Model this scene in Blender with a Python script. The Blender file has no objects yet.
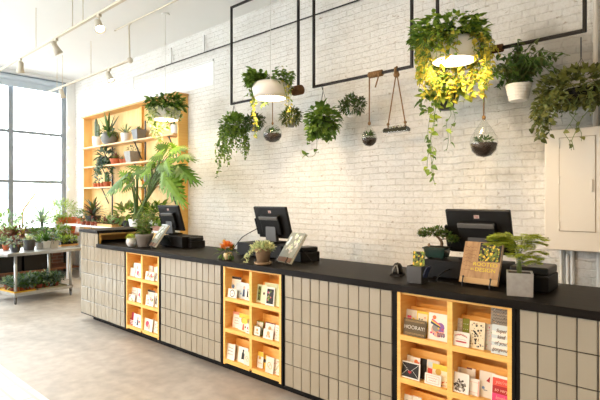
import bpy, math, random
from mathutils import Vector, Matrix

R = math.radians
rnd = random.Random(11)
COL = bpy.context.scene.collection

# ------------------------------------------------------------------ camera frame (metres; x along the wall, y into it, z up)
EYE = Vector((0, 0, 1.6))
FOC = 480.0
CC, SS = math.sin(R(42.22)), math.cos(R(42.22))


def at(px, py, Y=None, Z=None, X=None):
    """The point of the room that lies on one of its planes (wall distance Y, height Z or X) along a line of sight."""
    u, v = (px - 300) / FOC, (200 - py) / FOC
    d = Vector((-CC + u * SS, SS + u * CC, v))
    if Y is not None:
        t = Y / d.y
    elif Z is not None:
        t = (Z - EYE.z) / d.z
    else:
        t = X / d.x
    return EYE + d * t


def back(p, d):
    """p moved d metres away along the floor"""
    h = Vector((p.x, p.y, 0)).normalized()
    return Vector((p.x, p.y, p.z)) + h * d


def mpp(p):
    """metres that one pixel spans at p"""
    return (-CC * p.x + SS * p.y) / FOC


# ------------------------------------------------------------------ materials
MATS = {}


def srgb(r, g, b):
    f = lambda c: (c / 255 / 12.92) if c / 255 <= .04045 else ((c / 255 + .055) / 1.055) ** 2.4
    return (f(r), f(g), f(b))


def mat(name, col, rough=.6, metal=0.0, var=0.0, scale=8.0, bump=0.0, spec=.5, emit=None, estr=0.0):
    if name in MATS:
        return MATS[name]
    m = bpy.data.materials.new(name)
    m.use_nodes = True
    nt = m.node_tree
    b = nt.nodes['Principled BSDF']
    b.inputs['Base Color'].default_value = (*col, 1)
    b.inputs['Roughness'].default_value = rough
    b.inputs['Metallic'].default_value = metal
    b.inputs['Specular IOR Level'].default_value = spec
    if emit:
        b.inputs['Emission Color'].default_value = (*emit, 1)
        b.inputs['Emission Strength'].default_value = estr
    if var or bump:
        tc = nt.nodes.new('ShaderNodeTexCoord')
        no = nt.nodes.new('ShaderNodeTexNoise')
        no.inputs['Scale'].default_value = scale
        no.inputs['Detail'].default_value = 5
        nt.links.new(tc.outputs['Object'], no.inputs['Vector'])
        if var:
            mx = nt.nodes.new('ShaderNodeMix')
            mx.data_type = 'RGBA'
            mx.inputs['A'].default_value = (*[max(0, c * (1 - var)) for c in col], 1)
            mx.inputs['B'].default_value = (*[min(1, c * (1 + var)) for c in col], 1)
            nt.links.new(no.outputs['Fac'], mx.inputs['Factor'])
            nt.links.new(mx.outputs['Result'], b.inputs['Base Color'])
        if bump:
            bp = nt.nodes.new('ShaderNodeBump')
            bp.inputs['Strength'].default_value = bump
            bp.inputs['Distance'].default_value = .01
            nt.links.new(no.outputs['Fac'], bp.inputs['Height'])
            nt.links.new(bp.outputs['Normal'], b.inputs['Normal'])
    MATS[name] = m
    return m


def leafmat(name, col, trans=.40, rough=.5):
    if name in MATS:
        return MATS[name]
    m = bpy.data.materials.new(name)
    m.use_nodes = True
    nt = m.node_tree
    b = nt.nodes['Principled BSDF']
    b.inputs['Roughness'].default_value = rough
    out = nt.nodes['Material Output']
    tc = nt.nodes.new('ShaderNodeTexCoord')
    no = nt.nodes.new('ShaderNodeTexNoise')
    no.inputs['Scale'].default_value = 14
    nt.links.new(tc.outputs['Object'], no.inputs['Vector'])
    mx = nt.nodes.new('ShaderNodeMix')
    mx.data_type = 'RGBA'
    mx.inputs['A'].default_value = (*[c * .6 for c in col], 1)
    mx.inputs['B'].default_value = (*[min(1, c * 1.4) for c in col], 1)
    nt.links.new(no.outputs['Fac'], mx.inputs['Factor'])
    nt.links.new(mx.outputs['Result'], b.inputs['Base Color'])
    tr = nt.nodes.new('ShaderNodeBsdfTranslucent')
    nt.links.new(mx.outputs['Result'], tr.inputs['Color'])
    ms = nt.nodes.new('ShaderNodeMixShader')
    ms.inputs[0].default_value = trans
    nt.links.new(b.outputs[0], ms.inputs[1])
    nt.links.new(tr.outputs[0], ms.inputs[2])
    nt.links.new(ms.outputs[0], out.inputs[0])
    MATS[name] = m
    return m


def glassmat(name, tint=(1, 1, 1), amount=.1, rough=.02):
    if name in MATS:
        return MATS[name]
    m = bpy.data.materials.new(name)
    m.use_nodes = True
    nt = m.node_tree
    nt.nodes.remove(nt.nodes['Principled BSDF'])
    out = nt.nodes['Material Output']
    tr = nt.nodes.new('ShaderNodeBsdfTransparent')
    tr.inputs[0].default_value = (*tint, 1)
    gl = nt.nodes.new('ShaderNodeBsdfGlossy')
    gl.inputs['Roughness'].default_value = rough
    lw0 = nt.nodes.new('ShaderNodeLayerWeight')
    lw0.inputs['Blend'].default_value = .5
    lw = nt.nodes.new('ShaderNodeMath')
    lw.operation = 'POWER'
    lw.inputs[1].default_value = 4.0
    nt.links.new(lw0.outputs['Facing'], lw.inputs[0])
    ma = nt.nodes.new('ShaderNodeMath')
    ma.operation = 'ADD'
    ma.inputs[1].default_value = amount
    ma.use_clamp = True
    nt.links.new(lw.outputs[0], ma.inputs[0])
    ms = nt.nodes.new('ShaderNodeMixShader')
    nt.links.new(ma.outputs[0], ms.inputs[0])
    nt.links.new(tr.outputs[0], ms.inputs[1])
    nt.links.new(gl.outputs[0], ms.inputs[2])
    nt.links.new(ms.outputs[0], out.inputs[0])
    MATS[name] = m
    return m


def woodmat(name, a, b_, scale=(1.2, 14, 14), rough=.5, axis_bump=.08, spec=.4):
    if name in MATS:
        return MATS[name]
    m = bpy.data.materials.new(name)
    m.use_nodes = True
    nt = m.node_tree
    b = nt.nodes['Principled BSDF']
    b.inputs['Roughness'].default_value = rough
    b.inputs['Specular IOR Level'].default_value = spec
    tc = nt.nodes.new('ShaderNodeTexCoord')
    mp = nt.nodes.new('ShaderNodeMapping')
    mp.inputs['Scale'].default_value = scale
    nt.links.new(tc.outputs['Object'], mp.inputs['Vector'])
    no = nt.nodes.new('ShaderNodeTexNoise')
    no.inputs['Scale'].default_value = 3
    no.inputs['Detail'].default_value = 6
    no.inputs['Distortion'].default_value = .6
    nt.links.new(mp.outputs[0], no.inputs['Vector'])
    cr = nt.nodes.new('ShaderNodeValToRGB')
    cr.color_ramp.elements[0].position = .3
    cr.color_ramp.elements[0].color = (*a, 1)
    cr.color_ramp.elements[1].position = .7
    cr.color_ramp.elements[1].color = (*b_, 1)
    nt.links.new(no.outputs['Fac'], cr.inputs[0])
    nt.links.new(cr.outputs[0], b.inputs['Base Color'])
    bp = nt.nodes.new('ShaderNodeBump')
    bp.inputs['Strength'].default_value = axis_bump
    bp.inputs['Distance'].default_value = .005
    nt.links.new(no.outputs['Fac'], bp.inputs['Height'])
    nt.links.new(bp.outputs['Normal'], b.inputs['Normal'])
    MATS[name] = m
    return m


# ------------------------------------------------------------------ mesh builder
LEAF = {
    'ovate': [(0, 0), (.18, .36), (.42, .5), (.72, .34), (1, 0)],
    'heart': [(0, .12), (.12, .46), (.38, .5), (.7, .3), (1, 0)],
    'lance': [(0, .12), (.25, .42), (.55, .5), (.8, .3), (1, 0)],
    'strap': [(0, .5), (.4, .5), (.75, .34), (1, 0)],
    'tiny': [(0, 0), (.45, .5), (1, 0)],
}


class MB:
    def __init__(self):
        self.v, self.f, self.mi = [], [], []

    def add(self, vs, fs, mi=0, M=None):
        o = len(self.v)
        self.v += [tuple(M @ Vector(p)) for p in vs] if M else [tuple(p) for p in vs]
        self.f += [tuple(i + o for i in f) for f in fs]
        self.mi += [mi] * len(fs)
        return self

    def box(self, x0, x1, y0, y1, z0, z1, mi=0, M=None):
        vs = [(x, y, z) for z in (z0, z1) for y in (y0, y1) for x in (x0, x1)]
        return self.add(vs, [(0, 2, 3, 1), (4, 5, 7, 6), (0, 1, 5, 4), (2, 6, 7, 3), (0, 4, 6, 2), (1, 3, 7, 5)], mi, M)

    def frustum(self, a, b, z0, z1, mi=0, M=None, ay=None, by=None):
        ay, by = ay or a, by or b
        vs = [(-a, -ay, z0), (a, -ay, z0), (-a, ay, z0), (a, ay, z0), (-b, -by, z1), (b, -by, z1), (-b, by, z1), (b, by, z1)]
        return self.add(vs, [(0, 2, 3, 1), (4, 5, 7, 6), (0, 1, 5, 4), (2, 6, 7, 3), (0, 4, 6, 2), (1, 3, 7, 5)], mi, M)

    def lathe(self, prof, n=20, mi=0, M=None, closed=True):
        vs, fs = [], []
        for r, z in prof:
            for k in range(n):
                a = 2 * math.pi * k / n
                vs.append((r * math.cos(a), r * math.sin(a), z))
        for j in range(len(prof) - 1):
            for k in range(n):
                k2 = (k + 1) % n
                fs.append((j * n + k, j * n + k2, (j + 1) * n + k2, (j + 1) * n + k))
        if closed:
            fs.append(tuple(range(n - 1, -1, -1)))
            fs.append(tuple((len(prof) - 1) * n + k for k in range(n)))
        return self.add(vs, fs, mi, M)

    def ball(self, c, r, n=8, mi=0, sz=1.0):
        prof = [(max(1e-4, r * math.sin(math.pi * k / n)), -r * sz * math.cos(math.pi * k / n)) for k in range(n + 1)]
        return self.lathe(prof, n + 2, mi, Matrix.Translation(c))

    def tube(self, pts, r, n=6, mi=0, r2=None):
        pts = [Vector(p) for p in pts]
        r2 = r if r2 is None else r2
        up = Vector((0, 0, 1))
        vs, fs = [], []
        prev = None
        for i, p in enumerate(pts):
            t = (pts[min(i + 1, len(pts) - 1)] - pts[max(i - 1, 0)])
            t = t.normalized() if t.length > 1e-9 else Vector((0, 0, 1))
            if prev is None:
                a = t.orthogonal().normalized()
            else:
                a = prev - t * prev.dot(t)
                a = a.normalized() if a.length > 1e-6 else t.orthogonal().normalized()
            prev = a
            b = t.cross(a)
            rr = r + (r2 - r) * i / max(1, len(pts) - 1)
            for k in range(n):
                an = 2 * math.pi * k / n
                vs.append(p + (a * math.cos(an) + b * math.sin(an)) * rr)
        for j in range(len(pts) - 1):
            for k in range(n):
                k2 = (k + 1) % n
                fs.append((j * n + k, j * n + k2, (j + 1) * n + k2, (j + 1) * n + k))
        fs.append(tuple(range(n - 1, -1, -1)))
        fs.append(tuple((len(pts) - 1) * n + k for k in range(n)))
        return self.add(vs, fs, mi)

    def bar(self, a, b, w, h=None, mi=0):
        """a square bar from a to b"""
        a, b = Vector(a), Vector(b)
        h = h or w
        z = (b - a).normalized()
        x = Vector((0, 0, 1)).cross(z)
        x = x.normalized() if x.length > 1e-4 else Vector((1, 0, 0))
        y = z.cross(x)
        vs = []
        for p in (a, b):
            for sx, sy in ((-1, -1), (1, -1), (1, 1), (-1, 1)):
                vs.append(p + x * sx * w / 2 + y * sy * h / 2)
        return self.add(vs, [(3, 2, 1, 0), (4, 5, 6, 7), (0, 1, 5, 4), (1, 2, 6, 5), (2, 3, 7, 6), (3, 0, 4, 7)], mi)

    def leaf(self, p, d, L, W, kind='ovate', mi=0, droop=.35, fold=.2, up=None, thick=0):
        p, d = Vector(p), Vector(d).normalized()
        up = Vector(up) if up is not None else Vector((rnd.uniform(-.4, .4), rnd.uniform(-.4, .4), 1))
        s = d.cross(up)
        s = s.normalized() if s.length > 1e-4 else d.orthogonal().normalized()
        n = s.cross(d).normalized()
        vs, fs = [], []
        prof = LEAF[kind]
        last = None
        for t, w in prof:
            q = p + d * L * t - n * (droop * L * t * t)
            if w == 0:
                i = len(vs)
                vs.append(q)
                cur = (i, i, i)
            else:
                i = len(vs)
                off = n * (fold * W * w)
                vs += [q - s * W * w + off, q, q + s * W * w + off]
                cur = (i, i + 1, i + 2)
            if last:
                for a, b in ((0, 1), (1, 2)):
                    f = []
                    for x in (last[a], last[b], cur[b], cur[a]):
                        if x not in f:
                            f.append(x)
                    if len(f) > 2:
                        fs.append(tuple(f))
            last = cur
        return self.add(vs, fs, mi)

    def build(self, name, mats, parent=None, loc=None, smooth=False, bev=0.0, label=None, solid=0.0, rot=None, seg=2):
        me = bpy.data.meshes.new(name)
        me.from_pydata(self.v, [], self.f)
        for m in (mats if isinstance(mats, (list, tuple)) else [mats]):
            me.materials.append(m)
        me.polygons.foreach_set('material_index', self.mi)
        if smooth:
            me.polygons.foreach_set('use_smooth', [True] * len(self.f))
        me.update()
        o = bpy.data.objects.new(name, me)
        COL.objects.link(o)
        if parent:
            o.parent = parent
        if loc is not None:
            o.location = loc
        if rot is not None:
            o.rotation_euler = rot
        if bev:
            b = o.modifiers.new('bevel', 'BEVEL')
            b.width = bev
            b.segments = seg
            b.limit_method = 'ANGLE'
        if solid:
            b = o.modifiers.new('solid', 'SOLIDIFY')
            b.thickness = solid
            b.offset = 0
        if smooth and bev:
            pass
        if label:
            o['label'] = label
        return o


def tag(o, label, cat, group=None):
    o['label'] = label
    o['category'] = cat
    if group:
        o['group'] = group
    return o


def thing(name, label, cat, loc=(0, 0, 0), rz=0.0, group=None):
    o = bpy.data.objects.new(name, None)
    o.empty_display_size = .1
    COL.objects.link(o)
    o.location = loc
    o.rotation_euler = (0, 0, rz)
    return tag(o, label, cat, group)


def struct(name, mb, mats, parent=None, bev=0.0):
    o = mb.build(name, mats, parent, bev=bev)
    if not parent:
        o['kind'] = 'structure'
    return o


def letters(name, text, size, m, parent, loc, rot, depth=.0006, label=None, sx=1.0, shear=0.0):
    cu = bpy.data.curves.new(name, 'FONT')
    cu.body = text
    cu.size = size
    cu.extrude = depth
    cu.shear = shear
    cu.align_x = 'CENTER'
    cu.align_y = 'CENTER'
    t = bpy.data.objects.new(name + '_source', cu)
    COL.objects.link(t)
    dg = bpy.context.evaluated_depsgraph_get()
    me = bpy.data.meshes.new_from_object(t.evaluated_get(dg))
    bpy.data.objects.remove(t)
    bpy.data.curves.remove(cu)
    me.name = name
    me.materials.clear()
    me.materials.append(m)
    o = bpy.data.objects.new(name, me)
    COL.objects.link(o)
    o.parent = parent
    o.location = loc
    o.rotation_euler = rot
    o.scale = (sx, 1, 1)
    if label:
        o['label'] = label
    return o


# ------------------------------------------------------------------ shared materials
white_paint = mat('white_paint', (.80, .79, .76), .55)
track_metal = mat('track_metal', srgb(206, 196, 176), .45)
white_metal = mat('white_metal', (.78, .77, .74), .35)
black_metal = mat('black_metal', (.02, .018, .016), .45)
dark_bronze = mat('dark_bronze', (.012, .009, .007), .5, spec=.3)
black_plastic = mat('black_plastic', (.007, .0065, .006), .42, spec=.3)
soft_black = mat('soft_black', (.009, .008, .0075), .55, spec=.2)
grey_plastic = mat('grey_plastic', (.055, .052, .048), .4)
steel = mat('steel', (.50, .50, .49), .33, .85, var=.12, scale=20)
ply = woodmat('orange_plywood', srgb(238, 180, 92), srgb(248, 200, 114), (1.0, 1.0, 16))
ply_wall = woodmat('wall_plywood', srgb(228, 186, 118), srgb(244, 212, 150), (2, 2, .6), .6)  # paler plywood: light from the window put into its colour
pine = woodmat('pine', srgb(205, 150, 85), srgb(226, 178, 112), (1, 12, 12))
brown_wood = woodmat('brown_wood', srgb(118, 72, 48), srgb(150, 98, 66), (12, 1, 12))
top_wood = woodmat('black_oak', (.0045, .0035, .0028), (.013, .010, .008), (.9, 16, 16), .5, .15, .10)
terracotta = mat('terracotta', srgb(186, 98, 60), .8, var=.15, scale=20)
dark_terra = mat('dark_terracotta', srgb(140, 68, 44), .8, var=.15, scale=20)
soil_m = mat('soil', (.035, .022, .014), .95, var=.4, scale=60, bump=.6)
white_ceramic = mat('white_ceramic', (.78, .76, .72), .3)
grey_ceramic = mat('grey_ceramic', (.20, .20, .20), .5, var=.1)
dark_ceramic = mat('dark_ceramic', (.045, .043, .042), .5)
concrete_m = mat('concrete_pot', (.36, .345, .32), .85, var=.25, scale=30, bump=.25)
beige_pot = mat('beige_pot', (.62, .56, .48), .7, var=.1)
clay_brown = mat('clay_brown', srgb(150, 124, 96), .75, var=.2, scale=15)
rope_m = mat('rope', srgb(134, 102, 66), .9, var=.3, scale=90, bump=.5)
rope_dark = mat('rope_dark', srgb(104, 68, 36), .9, var=.3, scale=90, bump=.5)
moss = mat('moss', (.028, .026, .010), .95, var=.6, scale=50, bump=.8)
glass_m = glassmat('clear_glass', (.97, .98, .97), .05)
G = {
    'deep': leafmat('leaf_deep', (.050, .115, .022)),
    'mid': leafmat('leaf_mid', (.110, .210, .030)),
    'fresh': leafmat('leaf_fresh', (.21, .33, .045)),
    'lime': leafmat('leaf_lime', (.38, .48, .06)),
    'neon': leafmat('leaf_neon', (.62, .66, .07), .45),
    'gold': leafmat('leaf_lamp_glow', (.62, .53, .075), .5),  # yellow of the pendant lamps' light put into the leaf colour
    'grey': leafmat('leaf_grey', (.20, .27, .19)),
    'blue': leafmat('leaf_blue', (.13, .21, .18)),
    'olive': leafmat('leaf_olive', (.20, .21, .05)),
    'red': leafmat('leaf_red', (.20, .07, .05)),
    'cream': leafmat('leaf_cream', (.80, .80, .42), .4),
    'pale': leafmat('leaf_pale', (.40, .50, .25), .4),
    'dusk': leafmat('leaf_dusk', (.085, .105, .025)),
}
G['jungle'] = leafmat('leaf_jungle', (.12, .26, .018))
G['bright'] = leafmat('leaf_bright', (.20, .36, .028))
stem_m = mat('stem_green', (.13, .19, .05), .6)
stem_brown = mat('stem_brown', (.11, .065, .03), .8)

# ------------------------------------------------------------------ the setting
YW, XW, ZC = 4.70, -11.25, 4.34       # brick wall, window wall, ceiling
XR, YF = 3.2, -5.0                     # unseen right wall and street wall behind the camera


def brick_mat():
    m = bpy.data.materials.new('painted_brick')
    m.use_nodes = True
    nt = m.node_tree
    N, L = nt.nodes.new, nt.links.new
    b = nt.nodes['Principled BSDF']
    b.inputs['Roughness'].default_value = .55
    b.inputs['Specular IOR Level'].default_value = .3
    tc = N('ShaderNodeTexCoord')
    sp = N('ShaderNodeSeparateXYZ')
    L(tc.outputs['Object'], sp.inputs[0])

    def noise(scale, detail, rough=.5, src=None):
        n = N('ShaderNodeTexNoise')
        n.inputs['Scale'].default_value = scale
        n.inputs['Detail'].default_value = detail
        n.inputs['Roughness'].default_value = rough
        L(src or tc.outputs['Object'], n.inputs['Vector'])
        return n.outputs['Fac']

    def ramp(src, p0, v0, p1, v1):
        r = N('ShaderNodeMapRange')
        r.inputs['From Min'].default_value = p0; r.inputs['From Max'].default_value = p1
        r.inputs['To Min'].default_value = v0; r.inputs['To Max'].default_value = v1
        L(src, r.inputs['Value'])
        return r.outputs[0]

    def mix(fac, a, bcol):
        x = N('ShaderNodeMix'); x.data_type = 'RGBA'
        L(fac, x.inputs['Factor'])
        L(a, x.inputs['A'])
        x.inputs['B'].default_value = (*bcol, 1)
        return x.outputs['Result']

    def madd(src, k, add):
        x = N('ShaderNodeMath'); x.operation = 'MULTIPLY_ADD'; x.inputs[1].default_value = k
        L(src, x.inputs[0]); L(add, x.inputs[2])
        return x.outputs[0]
    # hand-laid courses: edges wander a little
    cb = N('ShaderNodeCombineXYZ')
    L(madd(noise(16, 3), .018, sp.outputs['X']), cb.inputs[0])
    L(madd(noise(11, 3), .014, madd(noise(2.5, 2), .035, sp.outputs['Z'])), cb.inputs[1])
    br = N('ShaderNodeTexBrick')
    br.inputs['Scale'].default_value = 1.0
    br.inputs['Brick Width'].default_value = .225
    br.inputs['Row Height'].default_value = .0690
    br.inputs['Mortar Size'].default_value = .0055
    br.inputs['Mortar Smooth'].default_value = .9
    br.inputs['Color1'].default_value = (.80, .78, .735, 1)
    br.inputs['Color2'].default_value = (.73, .705, .655, 1)
    br.inputs['Mortar'].default_value = (.57, .52, .44, 1)
    L(cb.outputs[0], br.inputs['Vector'])
    # the paint fills most joints; some stay open
    col = mix(ramp(noise(5, 6, .7), .36, .30, .52, 1.0), br.outputs['Color'], (.775, .755, .71))
    # fine speckle and rubbed patches
    col = mix(ramp(noise(42, 4, .7), .48, 0, .72, .55), col, (.58, .53, .45))
    col = mix(ramp(noise(2.6, 7, .7), .48, 0, .68, .55), col, (.62, .585, .52))
    # chipped spots of brown mortar
    mp = N('ShaderNodeMapping'); mp.inputs['Scale'].default_value = (1, 1, 2.0)
    L(tc.outputs['Object'], mp.inputs['Vector'])
    col = mix(ramp(noise(15, 4, .55, mp.outputs[0]), .645, 0, .72, .7), col, (.36, .27, .18))
    # bare grey cement high on the wall at the right end
    gs = N('ShaderNodeVectorMath'); gs.operation = 'DISTANCE'
    mp3 = N('ShaderNodeMapping'); mp3.inputs['Scale'].default_value = (1, 0, 1.15)
    L(tc.outputs['Object'], mp3.inputs['Vector'])
    gs.inputs[1].default_value = (-1.0, 0, 2.50 * 1.15)
    L(mp3.outputs[0], gs.inputs[0])
    k = N('ShaderNodeMath'); k.operation = 'MULTIPLY'; k.inputs[1].default_value = 1.7
    L(noise(2.4, 7), k.inputs[0])
    col = mix(ramp(madd(gs.outputs['Value'], -.62, k.outputs[0]), .36, 0, .66, .75), col, (.33, .31, .27))
    L(col, b.inputs['Base Color'])
    h = madd(br.outputs['Fac'], -.42, madd(noise(30, 6, .65), 1.0, ramp(noise(9, 4), 0, 0, 1, .8)))
    bp = N('ShaderNodeBump'); bp.inputs['Strength'].default_value = .85; bp.inputs['Distance'].default_value = .016
    L(h, bp.inputs['Height'])
    L(bp.outputs['Normal'], b.inputs['Normal'])
    return m


def floor_mat():
    m = bpy.data.materials.new('sealed_concrete')
    m.use_nodes = True
    nt = m.node_tree
    N, L = nt.nodes.new, nt.links.new
    b = nt.nodes['Principled BSDF']
    b.inputs['Roughness'].default_value = .42
    b.inputs['Specular IOR Level'].default_value = .35
    tc = N('ShaderNodeTexCoord')
    mp = N('ShaderNodeMapping'); mp.inputs['Scale'].default_value = (1, 1.6, 1)
    L(tc.outputs['Object'], mp.inputs[0])
    n1 = N('ShaderNodeTexNoise'); n1.inputs['Scale'].default_value = 1.3; n1.inputs['Detail'].default_value = 8; n1.inputs['Distortion'].default_value = .8
    L(mp.outputs[0], n1.inputs['Vector'])
    r = N('ShaderNodeValToRGB')
    e = r.color_ramp.elements
    e[0].position = .3; e[0].color = (*srgb(172, 163, 152), 1)
    e[1].position = .72; e[1].color = (*srgb(200, 193, 184), 1)
    e2 = e.new(.5); e2.color = (*srgb(188, 180, 170), 1)
    L(n1.outputs['Fac'], r.inputs[0])
    n2 = N('ShaderNodeTexNoise'); n2.inputs['Scale'].default_value = 9; n2.inputs['Detail'].default_value = 8
    L(tc.outputs['Object'], n2.inputs['Vector'])
    mx = N('ShaderNodeMix'); mx.data_type = 'RGBA'; mx.blend_type = 'OVERLAY'; mx.inputs['Factor'].default_value = .35
    L(r.outputs[0], mx.inputs['A']); L(n2.outputs['Fac'], mx.inputs['B'])
    L(mx.outputs['Result'], b.inputs['Base Color'])
    rr = N('ShaderNodeMapRange'); rr.inputs['To Min'].default_value = .3; rr.inputs['To Max'].default_value = .6
    L(n1.outputs['Fac'], rr.inputs['Value']); L(rr.outputs[0], b.inputs['Roughness'])
    bp = N('ShaderNodeBump'); bp.inputs['Strength'].default_value = .08; bp.inputs['Distance'].default_value = .01
    L(n2.outputs['Fac'], bp.inputs['Height']); L(bp.outputs['Normal'], b.inputs['Normal'])
    return m


def paver_mat(name, c1, c2, mortar, w, h, axes=('X', 'Y'), msize=.012, rough=.6):
    m = bpy.data.materials.new(name)
    m.use_nodes = True
    nt = m.node_tree
    N, L = nt.nodes.new, nt.links.new
    b = nt.nodes['Principled BSDF']
    b.inputs['Roughness'].default_value = rough
    tc = N('ShaderNodeTexCoord'); sp = N('ShaderNodeSeparateXYZ'); cb = N('ShaderNodeCombineXYZ')
    L(tc.outputs['Object'], sp.inputs[0]); L(sp.outputs[axes[0]], cb.inputs[0]); L(sp.outputs[axes[1]], cb.inputs[1])
    br = N('ShaderNodeTexBrick')
    br.inputs['Scale'].default_value = 1
    br.inputs['Brick Width'].default_value = w
    br.inputs['Row Height'].default_value = h
    br.inputs['Mortar Size'].default_value = msize
    br.inputs['Color1'].default_value = (*c1, 1)
    br.inputs['Color2'].default_value = (*c2, 1)
    br.inputs['Mortar'].default_value = (*mortar, 1)
    L(cb.outputs[0], br.inputs['Vector']); L(br.outputs['Color'], b.inputs['Base Color'])
    bp = N('ShaderNodeBump'); bp.inputs['Strength'].default_value = .5; bp.inputs['Distance'].default_value = .008; bp.invert = True
    L(br.outputs['Fac'], bp.inputs['Height']); L(bp.outputs['Normal'], b.inputs['Normal'])
    return m


struct('floor', MB().box(XW - .25, XR, YF, YW, -.12, 0), floor_mat())
struct('floor_pavers', MB().box(XW, XR, YF, 1.49, 0, .008),
       paver_mat('white_pavers', (.86, .86, .86), (.80, .80, .81), (.62, .62, .62), .40, .13))  # pale pavers made whiter, strong sunlight put into their colour
struct('wall_back', MB().box(XW - .25, XR, YW, YW + .25, 0, ZC), brick_mat())
plaster = mat('plaster', (.80, .795, .77), .7, var=.02, scale=2, bump=.03)
struct('ceiling', MB().box(XW - .25, XR, YF, YW + .25, ZC, ZC + .15), plaster)
struct('wall_right', MB().box(XR, XR + .2, YF, YW + .25, 0, ZC), plaster)
# street wall behind the camera: a long shop window towards the left, plain wall at the right
fw = MB().box(XW, -1.0, YF - .2, YF, 0, .5).box(XW, -1.0, YF - .2, YF, 3.9, ZC).box(-1.0, XR, YF - .2, YF, 0, ZC)
fw.box(-6.5, -1.0, YF - .2, YF, .5, 3.9)
for x in (-11.0, -8.75):
    fw.box(x - .1, x + .1, YF - .2, YF, .5, 3.9)
struct('wall_front', fw, plaster)
# window wall
ZS, ZT, Y1 = .90, 4.27, 4.52
ww = MB().box(XW - .25, XW, Y1, YW, 0, ZC).box(XW - .25, XW, YF, Y1, ZT, ZC).box(XW - .25, XW, YF, YF + .5, 0, ZC)
struct('wall_left', ww, plaster)
struct('wall_under_window', MB().box(XW - .25, XW, YF + .5, Y1, 0, ZS),
       paver_mat('red_brick', srgb(184, 136, 116), srgb(168, 118, 98), srgb(196, 180, 164), .21, .07, ('Y', 'Z'), .008, .8))
win_frame = mat('window_steel', (.24, .27, .30), .5)
wf = MB()
ymul = [4.48 - 1.08 * k for k in range(9)]
for y in ymul:
    wf.box(XW - .14, XW - .06, y - .045, y + .045, ZS, ZT)
for z in (ZS + .03, 2.0, 3.06, ZT - .05):
    h = .05 if z in (ZS + .03, ZT - .05) else .028
    wf.box(XW - .135, XW - .065, ymul[-1], ymul[0], z - h, z + h)
w1 = struct('window_1', wf, win_frame)
MB().box(XW - .104, XW - .098, ymul[-1], ymul[0], ZS, ZT).build('window_glass', glassmat('pane_glass', (.97, .99, .99), .02), w1)
MB().box(XW - .25, XW + .02, YF + .5, Y1, ZS - .04, ZS).build('window_sill', white_paint, w1)
# rolled-up shade along the window head
sh = MB()
sh.lathe([(.055, -3.0), (.055, 3.0)], 14, 0, Matrix.Translation((XW + .03, 1.45, 4.17)) @ Matrix.Rotation(R(90), 4, 'X'))
sh.box(XW + .02, XW + .026, -1.5, 4.45, 3.98, 4.17)
tag(sh.build('roller_shade', mat('shade_cloth', (.48, .55, .62), .8)), 'grey-blue roller shade rolled up along the head of the tall window', 'window shade')

# smooth plaster panel and ledge above the plywood shelving
struct('trim_1', MB().box(-10.9, -6.1, YW - .006, YW, 3.42, 3.80), plaster)
struct('trim_2', MB().box(-10.9, -6.1, YW - .025, YW, 3.80, 3.82), plaster)

# outdoors
struct('ground', MB().box(-40, XW - .25, -20, 25, -.2, -.1), mat('pavement', (.6, .6, .6), .9))

# ------------------------------------------------------------------ the counter
YC = 2.79       # tile faces
ZB, ZU, ZK = .10, .998, 1.045
tile_m = [mat('tile_%d' % i, c, .12, var=.05, scale=2.5, spec=.6) for i, c in enumerate(
    [(.338, .298, .226), (.326, .286, .214), (.350, .310, .236), (.332, .292, .220)])]
grout_m = mat('dark_grout', (.035, .032, .03), .8)
carcass_m = mat('black_laminate', (.006, .0055, .005), .55, spec=.12)


def tiles(mb, x0, x1, z0, z1, y, pw=.0945, ph=.1785, g=.005, face=-1):
    nx = max(1, round((x1 - x0) / pw))
    nz = max(1, round((z1 - z0) / ph))
    w, h = (x1 - x0) / nx, (z1 - z0) / nz
    for i in range(nx):
        for j in range(nz):
            a, b = x0 + i * w + g / 2, x0 + (i + 1) * w - g / 2
            c, d = z0 + j * h + g / 2, z0 + (j + 1) * h - g / 2
            k = [rnd.uniform(-.0014, .0014) for _ in range(3)]
            e = .003
            cx, cz = (a + b) / 2, (c + d) / 2
            f = lambda x, z: y + k[0] + k[1] * (x - cx) / w * 2 + k[2] * (z - cz) / h * 2
            vs = [(a, y + .008, c), (b, y + .008, c), (b, y + .008, d), (a, y + .008, d),
                  (a, f(a, c) + .003, c), (b, f(b, c) + .003, c), (b, f(b, d) + .003, d), (a, f(a, d) + .003, d),
                  (a + e, f(a, c), c + e), (b - e, f(b, c), c + e), (b - e, f(b, d), d - e), (a + e, f(a, d), d - e)]
            fs = [(8, 9, 10, 11)]
            for o in (0, 4):
                for q in range(4):
                    q2 = (q + 1) % 4
                    fs.append((o + q, o + q2, o + 4 + q2, o + 4 + q))
            mb.add(vs, fs, rnd.randrange(4))


def tiled_cabinet(x0, x1, label, ml=.022):
    t = thing('tiled_cabinet', label, 'counter cabinet', (x0, YC, 0), group='tiled counter cabinets')
    w = x1 - x0
    MB().box(.001, w - .001, .008, .70, ZB - .012, ZU - .001).build('carcass', carcass_m, t, label='black carcass edged around the tiles')
    m = MB()
    tiles(m, ml, w - .022, ZB, ZU - .002, 0)
    m.build('tile_face', tile_m, t, label='glossy grey-beige upright tiles')
    MB().box(.001, w - .001, .12, .66, 0, ZB - .013).build('toe_kick', carcass_m, t)
    return t


XA = [-6.51, -5.295, -4.555, -3.50, -2.72, -1.68, -.91, .17, 1.25]
tiled_cabinet(XA[0] + .512, XA[1], 'grey-tiled counter cabinet at the far end, between raised counter and first card rack', .0)
tiled_cabinet(XA[2], XA[3], 'grey-tiled counter cabinet between the far and the middle card rack')
tiled_cabinet(XA[4], XA[5], 'grey-tiled counter cabinet between the middle and the nearest card rack')
tiled_cabinet(XA[6], XA[7], 'grey-tiled counter cabinet right of the nearest card rack')
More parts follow.
